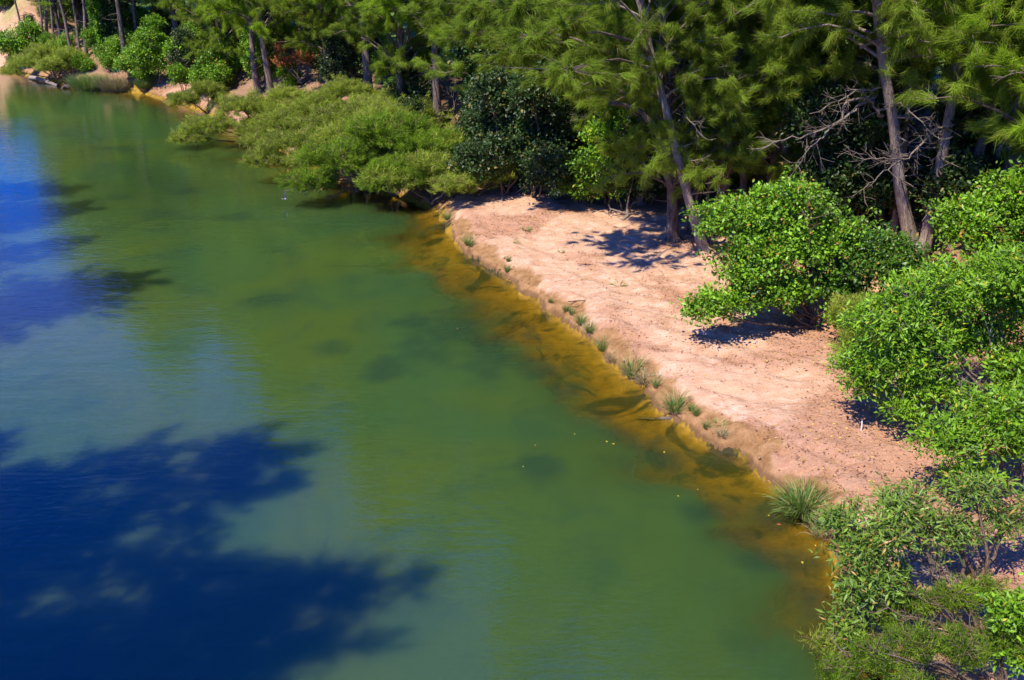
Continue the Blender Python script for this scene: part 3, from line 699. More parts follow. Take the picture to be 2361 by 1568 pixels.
oak('broad_bright', 'bright she-oak whose feathery boughs cover the right edge halfway up', 2440, 690, scale=1.0, rz=3.3)
oak('broad_bright', 'bright green she-oak spreading above the bare dead branches', 1975, 430, scale=1.12, rz=5.2)
oak('full', 'leafy she-oak with low boughs pressing in from the right edge', 2410, 590, scale=1.1, rz=2.2)
oak('full', 'leafy she-oak with boughs hanging between the vine column and the dead branches', 1850, 470, scale=1.05, rz=0.5)
oak('full', 'drooping she-oak directly right of the vine-covered column', 1770, 500, scale=0.85, rz=2.1)
tv = oak('full', 'she-oak wrapped in a tall column of bright green vine leaves', 1668, 455, scale=1.0, rz=1.0); part('vine', VINE[1], tv, 'bright leafy vine wrapped round the trunk')
tv = oak('dark', 'she-oak cloaked in dark glossy vines behind the head of the beach', 1230, 395, scale=1.0); part('vine', VINE[0], tv, 'dark glossy vine curtain')
tv = oak('dark', 'vine-smothered she-oak at the sandy path left of the beach head', 1103, 345, scale=0.95); part('vine', VINE[0], tv, 'dark vine leaves hanging off the trunk')
tv = oak('dark', 'vine-hung she-oak in the far left stand, a leafy dark column', 240, 118, scale=1.05); part('vine', VINE[1], tv, 'green vine column')
tv = oak('dark', 'broad black vine-covered trunk in the middle of the far left stand', 268, 122, scale=1.15); part('vine', VINE[0], tv, 'blackish vine cover')
tv = oak('dark', 'black column of creeper behind the green beach thicket', 1300, 412, scale=1.1); part('vine', VINE[0], tv, 'creeper')
oak('full', 'soft grey-green she-oak over the left part of the bottlebrush bank', 760, 205, scale=0.9, rz=0.3)
oak('full', 'soft grey-green she-oak hanging over the middle of the bottlebrush bank', 930, 262, scale=0.95, rz=1.9)
oak('full', 'she-oak with dense boughs above the dark vine thicket', 1180, 360, scale=1.0, rz=2.9)
oak('full', 'she-oak with dense boughs left of the curved broken limb', 1420, 430, scale=0.95, rz=4.0)
oak('low', 'fluffy low she-oak in front of the far left stand of trunks, near the lime tree', 520, 200, scale=0.85, rz=0.8)
oak('dark', 'shady she-oak behind the broken limb, its crown cut by the top edge', 1480, 400, scale=1.05, rz=2.5)
oak('broad_bright', 'bright she-oak above the vine thicket, left of centre at the top edge', 1010, 300, scale=1.0, rz=4.5)
rng = np.random.default_rng(401)
RB = []
for k in range(3):
    wd = Wood()
    for q in range(5):
        a = rng.random() * 6.28; z0 = 3.5 + 4.5 * rng.random(); l = 1.8 + 2.2 * rng.random(); e = np.array([math.cos(a) * l, math.sin(a) * l, z0 + 0.5 * rng.normal()])
        dead_limb(wd, rng, [(0, 0, z0), (e[0] * .45, e[1] * .45, z0 + 0.5 * rng.random()), tuple(e)], 0.045, 9, 0.8, 0.5)
    RB.append(wd.mesh('dead_branch', M['dead']))
for n_, (u, v, sc, lb) in enumerate([(1476, 470, 1.0, 'slim pale she-oak between the yellow-green thicket and the thick straight trunk'), (1592, 470, 0.9, 'slim she-oak with bare twigs, behind the leaning sand-rooted trunk'),
        (1712, 470, 1.05, 'slim pale she-oak to the right of the vine column'), (1800, 500, 1.0, 'slim she-oak with bare twigs above the large rounded bush'), (1905, 480, 1.1, 'slim pale she-oak directly left of the bare dead branches'),
        (1955, 500, 0.9, 'slim dark she-oak behind the bare dead branches'), (2060, 540, 0.8, 'very slim she-oak between the two leaning bare trunks'), (2240, 520, 1.0, 'slim pale she-oak near the right edge behind the dense green bush'), (1365, 430, 1.0, 'slim she-oak behind the vine curtains')]):
    o_ = oak('slender', lb, u, v, scale=sc, lean=(0.0, rs.uniform(-0.12, 0.16)), rz=rs.random() * 6)
    pale_trunk(o_); part('dead_branch', RB[n_ % 3], o_, 'bare dead twigs')
for o_ in [o for o in scene.objects if o.get('category') == 'tree' and o.name.startswith('she_oak') and not o.name.startswith('she_oak_sapling')][::3]:
    if o_.location.x > 4: part('dead_branch', RB[int(rng.integers(3))], o_, 'bare dead twigs')
# far left stand: trunks that show from foot to crown
for (u, v, sc, ln, lb) in [
    (171, 150, 1.0, (0.0, -0.02), 'leaning slender she-oak, front of the far left stand'),
    (188, 141, 0.9, (0.0, 0.05), 'slender dark she-oak right of the front leaning one'),
    (200, 136, 1.05, (0.0, 0.14), 'thicker brown she-oak in the left stand beside two slender ones'),
    (101, 124, 0.9, (0.0, 0.14), 'dark she-oak above the left bottlebrush, first of three'),
    (110, 110, 1.15, (0, 0.18), 'stout dark she-oak above the left bottlebrush, second of three'),
    (127, 109, 0.85, (0.0, 0.10), 'thin she-oak above the left bottlebrush, third of three'),
    (139, 96, 0.9, (0, 0.15), 'thin dark she-oak farther back in the left stand'),
    (227, 115, 0.95, (0.0, -0.01), 'pale slender leaning she-oak, right one of a leaning pair'),
    (220, 113, 0.9, (0.0, 0.0), 'pale slender leaning she-oak, left one of a leaning pair'),
    (318, 95, 1.05, (0.0, 0.04), 'dark she-oak between the big leaning trunk and the lime-green tree'),
    (404, 84, 0.9, (0, 0), 'thin she-oak standing behind the lime-green tree'),
    (384, 76, 1.0, (0, 0.06), 'dark thin she-oak just left behind the lime-green tree top'),
    (60, 118, 0.8, (0, 0), 'grey-green she-oak over the clay slope, leftmost of the stand')]:
    o_ = oak('slender', lb, u, v, scale=sc, lean=ln, rz=rs.random() * 0.8, group='she-oaks of the far left stand')
oak('dark', 'big dark she-oak trunk leaning left down to the bank, left of the lime-green tree', 293, 160, scale=1.15, lean=(0.0, 0.0), rz=0.3)
for (u, v, lb) in [(744, 168, 'dark straight she-oak trunk just above the orange dry shrub'), (762, 172, 'dark thin trunk right of the one above the orange shrub'),
                   (800, 182, 'slender she-oak, left one of a close pair right of the orange shrub'), (814, 184, 'slender she-oak, right one of a close pair right of the orange shrub'),
                   (700, 120, 'thin she-oak farther behind the orange dry shrub')]:
    oak('tall', lb, u, v, scale=0.8 + 0.12 * rs.random(), rz=rs.random() * 6)
oak('tall', 'she-oak trunk seen at the top edge between feathery boughs, middle of the picture', 1262, 300, scale=1.0, rz=1.0)
oak('tall', 'she-oak trunk high above the bare branches, upper right', 2008, 330, scale=1.15, rz=0.1)
oak('tall', 'second trunk high above the bare branches, slightly right of the first', 2046, 350, scale=1.1, rz=2.0)
oak('tall', 'she-oak with reddish lit trunk in the shade left of the dead branches', 1762, 380, scale=1.0, rz=1.2)
oak('tall', 'she-oak with lit trunk beside the vine column', 1700, 370, scale=1.0, rz=2.2)

# ==================== forest filling behind, along the whole bank
cand = np.random.default_rng(77)
forest = []
X = cand.uniform(-100, 70, 6000); Y = cand.uniform(14, 165, 6000)
hh_, ww_, tt_, _c = land(X, Y)
for x, y, z, w, tdist in zip(X, Y, hh_, ww_, tt_):
    if tdist < 2.2 or tdist > 21 or w > -2: continue
    fwd = y * CP + (CAM_H - z) * SP; u = 1180 + F2 * x / fwd
    if u < -260 or u > 2720: continue
    if u < 90 and y < 150: continue
    sp = 3.7 if tdist < 9 else 5.0
    if any((x - a) ** 2 + (y - b) ** 2 < (sp if n != 'she_oak_sapling' else 1.5) ** 2 for a, b, n in taken): continue
    taken.append((x, y, 'she_oak_fill')); forest.append((x, y, z, tdist, u))
ZONES = [(430, 'the far left stand'), (950, 'the bottlebrush bank'), (1500, 'the dark vine thicket'), (1900, 'the vine column'), (4000, 'the leaning bare trunks')]
ranked = []
for (x, y, z, tdist, u) in forest:
    zn = next(n for k, n in ZONES if u < k)
    vz = 1000 < u < 1560
    kinds = ['dark', 'tall', 'dark', 'low'] if vz else (['tall', 'dark', 'slender', 'dark'] if tdist < 6 else ['full', 'low', 'dark', 'full']) if u < 430 else ['full', 'dark', 'tall', 'low', 'broad_bright', 'full']
    k = kinds[int(cand.integers(len(kinds)))]
    row = 'nearer' if tdist < 8 else ('middle' if tdist < 14 else 'rearmost')
    lab = {'tall': 'high-crowned she-oak', 'dark': 'dark-barked she-oak', 'slender': 'slender she-oak', 'full': 'leafy low-branched she-oak', 'low': 'grey-green low she-oak', 'broad_bright': 'bright feathery she-oak'}[k]
    o_ = oak(k, f'{lab} in the {row} rows behind {zn}', loc=(x, y, z), scale=float(cand.uniform(0.8, 1.12)), lean=(float(cand.normal() * .03), float(cand.normal() * .03)),
        rz=float(cand.random() * 6.28), group=f'{lab}s, {row} rows behind {zn}'); ranked.append((u, o_))
    if vz and tdist < 11 and cand.random() < 0.75: part('vine', VINE[0], o_, 'dark hanging vine leaves').scale = (1.5, 1.5, 1.15)
ORD = ['leftmost'] + [w + ' from left' for w in 'second third fourth fifth sixth seventh eighth ninth tenth eleventh twelfth thirteenth fourteenth fifteenth sixteenth seventeenth eighteenth nineteenth twentieth'.split()]
ORD += [f'{k}th from left' for k in range(21, 80)]
def rank_labels(items):
    by = {}
    for u, o in items: by.setdefault(o['group'], []).append((u, o))
    for g_, L in by.items():
        L.sort(key=lambda q: q[0])
        if len(L) == 1:
            del L[0][1]['group']; continue
        for k, (u, o) in enumerate(L):
            a, b = o['label'].split(' in the ', 1)
            o['label'] = f"{a}, {ORD[k] if k < len(L) - 1 or k == 0 else 'rightmost'}, in the {b}"
rank_labels(ranked)
# ---- trees of the near left bank, outside the frame: they throw the shadows that lie on the river
shade = [(at(u, v)[:2], f) for u, v, f in [(640, 1035, 0), (380, 1030, 0), (180, 1075, 0), (60, 1000, 0), (940, 1285, 0), (760, 1330, 0), (560, 1310, 0), (300, 1180, 0), (150, 1220, 0), (200, 1420, 0), (60, 1330, 0), (120, 1530, 0), (320, 640, 1), (210, 552, 1), (190, 478, 1), (165, 430, 1), (100, 560, 1), (90, 480, 1), (240, 655, 1), (60, 428, 1)]]
ca, sa = math.cos(SHADOW_AZ), math.sin(SHADOW_AZ)
for k, ((tx, ty), far) in enumerate(shade):
    L_ = 8.0
    while L_ < 26:
        bx, by = tx - ca * L_, ty - sa * L_
        if sdist(WATER, np.array([bx]), np.array([by]))[0] < -1.6 - (k % 3) * 0.8 and bx < -0.80 * by - 3.6: break
        L_ += 0.3
    zb_ = max(0.3, hgt(bx, by)); need = L_ * math.tan(SUN_EL) - 1.2
    H_proto = {'low': 22, 'full': 24, 'dark': 25}; kd = ['full', 'dark', 'low'][k % 3]
    oak(kd, 'she-oak on the left bank outside the picture, shading the river', loc=(bx, by, zb_), scale=max(0.35, (need - zb_) / H_proto[kd]), rz=k * 1.1, group='she-oaks on the near left bank')

# ==================== bottlebrush shrubs over the water
def brush(seed, clumps, mat='brush', per=44, tp=15, **k):
    return clump_shrub(seed, clumps, 'fine', tp, per, mat=mat, stem_r=0.06, L=0.19, W=0.026, r=0.18, spread=0.6, droop=-0.15, up=0.3, out_up=0.5, **k)
BR = [brush(31, [(-2.2, -0.8, 1.5, 1.5, 1.2, 0.9), (-0.4, 0.2, 2.5, 1.6, 1.4, 1.1), (1.5, -0.2, 2.2, 1.5, 1.3, 1.0), (-3.3, -1.4, 0.8, 1.0, 0.9, 0.6), (0.5, -1.4, 1.2, 1.5, 1.0, 0.8), (2.6, 0.3, 1.3, 1.1, 1.0, 0.8)]),
      brush(32, [(-1.6, -0.6, 2.2, 1.5, 1.3, 1.1), (0.3, 0.3, 3.3, 1.6, 1.5, 1.2), (1.9, 0.0, 2.4, 1.4, 1.3, 1.1), (-2.8, -1.5, 1.1, 1.2, 1.0, 0.7), (-0.7, -1.6, 1.1, 1.3, 0.9, 0.7), (1.0, -1.0, 1.5, 1.2, 1.0, 0.8)]),
      brush(33, [(-1.4, -0.8, 1.3, 1.3, 1.0, 0.8), (0.2, 0, 1.9, 1.3, 1.1, 0.9), (1.3, -0.3, 1.2, 1.1, 1.0, 0.7)])]
BRB = [brush(34, [(-2.0, -0.6, 1.8, 1.5, 1.2, 1.0), (-0.2, 0.2, 2.9, 1.6, 1.4, 1.1), (1.5, -0.2, 2.2, 1.5, 1.2, 1.0), (-3.0, -1.3, 1.0, 1.1, 0.9, 0.7), (0.4, -1.5, 1.2, 1.5, 1.0, 0.8)], 'brush_bright')]
BG = 'bottlebrush shrubs leaning over the water'
for (pr, u, v, rz, sc, lb) in [
    (BR[2], 478, 262, 0.2, 1.0, 'small bright bottlebrush at the water, leftmost beside the low clay bank'),
    (BR[0], 590, 328, 0.1, 0.95, 'low olive bottlebrush sweeping left over the water, left end of the big mass'),
    (BR[1], 725, 345, 0.0, 0.82, 'tall olive bottlebrush above the bare tangled limbs, middle of the mass'),
    (BR[0], 815, 385, -0.1, 1.05, 'bottlebrush with bare limbs touching the water, right of the middle'),
    (BRB[0], 915, 448, 0.05, 1.1, 'bright green bottlebrush bulging over the water next to the beach head'),
    (BR[1], 655, 290, 0.5, 0.62, 'olive bottlebrush behind the low left one, under the orange shrub'),
    (BR[1], 790, 300, 0.3, 0.72, 'rear bottlebrush below the pair of slender trunks'),
    (BR[0], 890, 335, 0.0, 0.9, 'rear bottlebrush with pale tips above the bright green one'),
    (BR[1], 870, 400, -0.2, 0.9, 'bottlebrush wedged behind the bright green one'),
    (BR[2], 1090, 452, 0.6, 0.9, 'small green bottlebrush on the sand at the head of the beach'),
    (BR[2], 1955, 800, 1.0, 0.8, 'feathery olive shrub between the rounded bush and the bright tree with pale stems'),
    (BR[2], 1045, 425, 2.2, 1.1, 'yellow-green bottlebrush rising behind the small one at the head of the beach'),
    (BRB[0], 985, 430, 0.4, 0.75, 'bottlebrush between the bright bulging one and the beach head'),
    (BR[2], 990, 462, -0.2, 1.0, 'dark-stemmed bottlebrush where the water meets the beach head'),
    (BR[0], 125, 178, 0.0, 0.95, 'olive bottlebrush over the pale floating log, far left'),
    (BR[2], 165, 180, 0.4, 1.0, 'low bottlebrush between the pale log and the reed clumps'),
    (BR[2], 85, 168, 0.4, 0.9, 'small bottlebrush at the far left bend of the river')]:
    plant(pr, 'bottlebrush_shrub', 'shrub', lb, ground_spot(u, v), rz, tuple(q * sc * (1.3 if 500 < u < 1050 else 1.1) for q in ((1.08, 1.0, 0.78) if u > 500 else (1, 1, .9))), group=BG, parts=('stem', 'foliage'))

# bare limbs that show below the bottlebrush, one tangle lying on the water
wd = Wood(); rng = np.random.default_rng(41)
bx, by, bz = ground_spot(905, 425)
for k in range(9):
    a = math.pi + 0.25 + rng.normal() * 0.35; l = 3.0 + 3.2 * rng.random()
    st = np.array([rng.normal() * 0.9, rng.normal() * 0.5, 0.2])
    e = st + np.array([math.cos(a) * l, math.sin(a) * l * 0.7, 0.15 + 0.9 * rng.random() - 0.3])
    dead_limb(wd, rng, [st, st * 0.6 + e * 0.4 + np.array([0, 0, 0.5 + 0.3 * rng.random()]), e], 0.06, 8, 0.8, 0.5)
single('tangled_limb', wd.mesh('tangled_limb', M['dead']), 'tangle of bare pale limbs lying low over the water under the bottlebrush', 'branch', (bx, by, 0.05))

# ==================== broad-leaved bushes on the right
def broad(seed, clumps, mat='broad', tp=11, per=24, L=0.15, W=0.085, r=0.17, **k):
    if 'inner' not in k: k['inner'] = 0.35
    return clump_shrub(seed, clumps, 'leaf', tp, per, mat=mat, L=L, W=W, r=r, **k)
def bush(mesh, label, u, v, name='broadleaf_bush', cat='bush', **k):
    return plant(mesh, name, cat, label, ground_spot(u, v), 0, k.get('scale', 1.0), parts=('stem', 'foliage'), group=k.get('group'))
def b1x(rng, wd, lv):
    for e in [(-1.2, -0.9, 4.6), (-2.2, -1.0, 2.2), (0.4, -0.6, 2.6), (-3.0, -1.4, 1.6)]:
        dead_limb(wd, rng, [(0, -0.3, 0.2), (e[0] * .5, e[1] * .5, e[2] * .5), e], 0.05, 10, 0.7, 0.45)
b1 = bush(broad(51, [(-3.2, 0.6, 3.6, 1.2, 1.2, 1.2), (-2.5, 0, 2.4, 1.4, 1.2, 1.1), (-1.2, 0.8, 4.1, 1.4, 1.3, 1.2), (-0.9, 0.2, 2.7, 1.4, 1.2, 1.1), (-4.4, -1.4, 1.1, 0.8, 0.7, 0.75), (-3.3, -1.2, 1.3, 0.8, 0.7, 0.6), (-2.0, -1.0, 1.3, 0.8, 0.6, 0.5), (0.5, -1.8, 0.9, 0.8, 0.6, 0.5), (0.3, 0.2, 1.6, 1.0, 0.8, 0.8), (-1.9, 0.2, 3.2, 1.2, 1.0, 1.0), (0.4, 0.3, 3.0, 1.0, 1.0, 1.0), (-1.5, -0.5, 1.5, 1.1, 0.8, 0.7), (-2.9, -0.7, 2.0, 0.9, 0.8, 0.7)], tp=10, L=0.14, extra=b1x),
          'large rounded light-green bush beside the leaning trunk, one low bough reaching out over the sand', 1880, 745)
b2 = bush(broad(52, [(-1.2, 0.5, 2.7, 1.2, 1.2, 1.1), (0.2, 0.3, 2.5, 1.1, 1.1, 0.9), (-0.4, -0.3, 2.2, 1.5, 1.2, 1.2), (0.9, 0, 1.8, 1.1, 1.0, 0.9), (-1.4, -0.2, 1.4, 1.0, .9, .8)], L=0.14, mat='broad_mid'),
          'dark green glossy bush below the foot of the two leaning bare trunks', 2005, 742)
b3 = bush(broad(53, [(-1.5, 0, 2.6, 1.4, 1.2, 1.2), (0.3, 0.4, 3.3, 1.5, 1.3, 1.3), (1.9, 0, 2.9, 1.5, 1.3, 1.3), (0, -0.6, 1.5, 1.6, 1.2, 1.1), (3.2, 0, 2.0, 1.4, 1.2, 1.2)]),
          'dense green bush right of the two leaning bare trunks', 2300, 690)
pale = dict(bark='bark_pale')
def b4x(rng, wd, lv):
    for e in [(-2.6, 0.1, 2.9), (-3.3, -0.2, 2.1), (-1.6, 0.3, 3.4), (-2.3, -0.5, 1.6), (-0.9, 0.5, 3.3), (-2.9, 0, 2.5)]:
        dead_limb(wd, rng, [(0, -0.3, 0.1), (e[0] * 0.45, e[1] * 0.4 - 0.5, e[2] * 0.42), (e[0], e[1] - 0.7, e[2])], 0.055, 7, 0.6, 0.35)
b4 = bush(broad(54, [(-4.4, -0.3, 1.7, 0.9, 0.8, 0.8), (-4.2, -0.2, 2.8, 1.0, 0.9, 0.9), (-3.1, 0.3, 3.4, 1.1, 1.0, 0.9), (-3.2, -0.3, 1.9, 1.0, 0.9, 0.8), (-2.0, 0.5, 3.7, 1.1, 1.0, 0.9), (-1.9, 0.3, 2.2, 1.0, 0.9, 0.7), (-3.5, -1.0, 0.7, 0.6, 0.5, 0.35), (-0.7, 0.7, 3.9, 1.1, 1.0, 1.0), (-1.0, 0.4, 2.4, 1.0, 0.8, 0.8), (-2.7, -0.7, 1.2, 0.9, 0.7, 0.6), (-4.4, -0.4, 1.2, 0.6, 0.5, 0.5), (-2.8, 0.0, 2.6, 1.0, .9, .8)], mat='lime', L=0.16, W=0.055, extra=b4x, **pale),
          'bright green leafy tree with pale bare stems, leaning left across the litter', 2315, 960)
b5 = bush(broad(55, [(-1.0, 0, 2.0, 1.1, 1, 1.0), (-0.5, 0.5, 3.6, 1.3, 1.2, 1.2), (0.6, 0, 4.6, 1.5, 1.3, 1.2), (-1.7, 0.2, 4.6, 1.0, 1, 0.9), (0.8, 0, 2.6, 1.3, 1.2, 1.2)], mat='lime', L=0.15, W=0.06, **pale),
          'bright green bush cut off by the right edge beside the pale stems', 2400, 1010)
b6 = bush(broad(56, [(-1.7, 0, 1.5, 0.95, 0.8, 0.8), (-0.5, 0.2, 2.0, 1.0, 1, 0.9), (0.5, 0, 1.4, 1.0, 0.9, 0.9), (-1.2, -0.4, 0.7, 0.8, 0.6, 0.5), (0.9, .3, 2.4, 1.0, .9, .8)], L=0.15, W=0.05, mat='lime'),
          'dense green bush at the right edge between the leaning leafy tree and the lance-leaved shrub', 2310, 1140)
b7 = bush(broad(57, [(-1.2, 0, 1.3, 0.6, 0.55, 0.55), (-0.6, 0.2, 1.2, 0.6, 0.5, 0.5), (-0.3, 0.4, 2.1, 0.6, 0.5, 0.5), (0.4, 0.3, 1.3, 0.6, 0.5, 0.5), (-1.5, 0.6, 1.9, 0.5, 0.5, 0.35), (1.1, 0.4, 1.9, .6, .5, .5)], mat='lance', tp=14, per=15, L=0.17, W=0.035, r=0.13, droop=0.5),
          'lance-leaved shrub with sagging leaves over bare orange litter', 2250, 1345, name='wattle_shrub', cat='shrub')
b8 = bush(broad(58, [(-1.7, 0.1, 1.55, 0.5, 0.45, 0.5), (-1.6, -0.3, 0.85, 0.5, 0.45, 0.6), (-1.15, 0.1, 1.9, 0.5, 0.45, 0.45), (-0.7, 0.5, 2.3, 0.5, 0.45, 0.35), (-1.9, -0.7, 0.25, 0.35, 0.35, 0.5), (-1.1, -0.2, 1.1, 0.5, 0.45, 0.5), (-2.0, .5, 2.1, .35, .3, .25)], mat='lance', tp=24, per=15, L=0.16, W=0.04, r=0.13, droop=0.4),
          'lance-leaved shrub overhanging the water below the big grass tussock', 2125, 1420, name='wattle_shrub', cat='shrub')
fb = dict(L=0.15, W=0.014, r=0.13, bark='bark_pale')
def fore(seed, clumps, **k):
    return clump_shrub(seed, clumps, 'fine', 26, 50, mat=k.get('mat', 'brush'), stem_r=0.04, L=0.13, W=0.017, r=0.15, spread=0.7, droop=-0.2, out_up=0.5, bark='twig', extra=k.get('extra'), inner=0.4)
def f1x(rng, wd, lv):
    for e in [(-1.9, .2, 1.1), (-2.6, .0, 0.9), (-1.2, .6, 1.3), (-3.3, .3, 0.7)]:
        dead_limb(wd, rng, [(0, -0.2, 0.1), (e[0] * 0.5, e[1] * 0.5 - 0.2, e[2] * 0.5 + .15), e], 0.04, 7, 0.4, 0.45)
bush(fore(61, [(-1.1, 0.0, 1.0, 0.6, 0.5, 0.35), (-1.9, 0.2, 0.95, 0.6, 0.5, 0.35), (-2.7, 0.1, 0.7, 0.6, 0.5, 0.32), (-3.4, 0.0, 0.45, 0.5, 0.4, 0.25), (-2.2, -0.5, 0.5, 0.6, 0.4, 0.3), (-0.3, .1, 1.2, .5, .5, .4)], mat='brush_bright', extra=f1x),
     'nearest bottlebrush spreading along the bottom edge of the picture', 2330, 1585, name='bottlebrush_shrub', cat='shrub')
bush(fore(62, [(-0.9, 0.1, 1.0, 0.5, 0.45, 0.3), (-1.6, 0.2, 0.8, 0.5, 0.4, 0.3), (-0.2, 0.3, 1.0, 0.45, 0.4, 0.3), (-2.2, 0.1, 0.5, 0.4, 0.35, 0.25)], mat='brush_bright', extra=f1x),
     'feathery green bottlebrush under the pale forked branch', 2290, 1475, name='bottlebrush_shrub', cat='shrub')
bush(fore(63, [(-1.5, 0.2, 0.75, 0.32, 0.3, 0.26), (-1.2, 0.1, 0.5, 0.2, 0.2, 0.15)]),
     'small lone bottlebrush sprig sticking out over the water at the lower right', 2060, 1560, name='bottlebrush_shrub', cat='shrub')
bush(broad(64, [(-1.3, 0.3, 1.5, 0.5, 0.45, 0.5), (-1.1, 0.2, 0.7, 0.5, 0.45, 0.45), (-0.5, 0.4, 2.0, 0.5, 0.5, 0.4), (-.5, .2, 1.1, .6, .5, .5)], mat='lime', tp=26, per=18, L=0.12, W=0.05, r=0.13),
     'vivid lime-green bush in the bottom right corner', 2480, 1590)
bush(broad(65, [(-0.5, 0, 0.7, 0.45, 0.4, 0.3), (0.3, 0.2, 0.9, 0.4, 0.4, 0.3), (-1.1, 0, 0.5, 0.3, 0.3, 0.2)], mat='lance', tp=16, per=9, L=0.16, W=0.035, r=0.15),
     'thin sprawling leafy shrub on the sand above the lance-leaved shrub', 2010, 1235, name='wattle_shrub', cat='shrub')

# pale forked fallen branch in the lower right
wd = Wood(); rng = np.random.default_rng(71)
def w3(u, v, h):
    x, y, z = ground_spot(u, v); xx, yy, _ = at(u, v, z + h); return (xx, yy, z + h)
pts = [w3(2335, 1430, 0.25), w3(2240, 1370, 0.5), w3(2190, 1330, 0.7), w3(2165, 1300, 0.9), w3(2110, 1288, 0.95), w3(2075, 1262, 1.0)]
o0 = np.array(pts[0]); loc_pts = [tuple(np.array(p) - o0) for p in pts]
dead_limb(wd, rng, loc_pts, 0.085, 14, 0.5, 0.5)
for a, b in [((2190, 1330), (2050, 1330)), ((2165, 1300), (2040, 1292)), ((2240, 1370), (2090, 1310)), ((2110, 1288), (2020, 1355)), ((2075, 1262), (2000, 1255))]:
    p0, p1 = np.array(w3(*a, 0.8)) - o0, np.array(w3(*b, 0.9)) - o0
    dead_limb(wd, rng, [tuple(p0), tuple((p0 + p1) / 2 + np.array([0, 0, 0.12])), tuple(p1)], 0.03, 7, 0.35, 0.5)
single('fallen_branch', wd.mesh('fallen_branch', M['dead']), 'pale forked fallen branch crossing the lower right corner', 'branch', tuple(o0))
wd = Wood()
pts = [w3(2130, 1275, 0.15), w3(2105, 1225, 0.4), w3(2085, 1190, 0.5), w3(2060, 1160, 0.5)]
o0 = np.array(pts[0]); dead_limb(wd, rng, [tuple(np.array(p) - o0) for p in pts], 0.035, 9, 0.4, 0.5)
single('fallen_branch', wd.mesh('fallen_branch', M['dead']), 'thin pale branch standing up between the two lance-leaved shrubs', 'branch', tuple(o0))

# ==================== thickets behind the beach and left bank greenery
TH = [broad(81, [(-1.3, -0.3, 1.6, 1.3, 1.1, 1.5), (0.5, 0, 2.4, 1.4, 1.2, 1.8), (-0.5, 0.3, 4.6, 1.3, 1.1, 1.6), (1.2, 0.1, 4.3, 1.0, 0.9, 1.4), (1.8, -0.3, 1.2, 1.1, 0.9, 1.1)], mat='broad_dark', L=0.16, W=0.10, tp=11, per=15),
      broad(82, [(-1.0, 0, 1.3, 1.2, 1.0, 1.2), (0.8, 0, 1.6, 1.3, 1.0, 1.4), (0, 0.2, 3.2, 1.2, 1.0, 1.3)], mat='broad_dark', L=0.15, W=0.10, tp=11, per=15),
      broad(83, [(-0.9, 0, 1.2, 1.1, 0.9, 1.0), (0.6, 0.1, 1.8, 1.1, 1.0, 1.1), (0.1, -0.3, 0.9, 1.2, 0.9, 0.8)], mat='broad', L=0.16, W=0.09, tp=11, per=15),
      broad(84, [(-0.3, 0, 3.8, 1.4, 1.2, 1.1), (-1.3, -0.2, 2.4, 1.3, 1.1, 1.0), (1.0, 0, 2.6, 1.3, 1.1, 1.1), (-0.4, -0.3, 1.4, 1.6, 1.1, 1.0), (0.2, 0.2, 5.0, 0.9, 0.8, 0.8)], mat='lime', L=0.18, W=0.10, tp=11, per=14, stem_r=.07)]
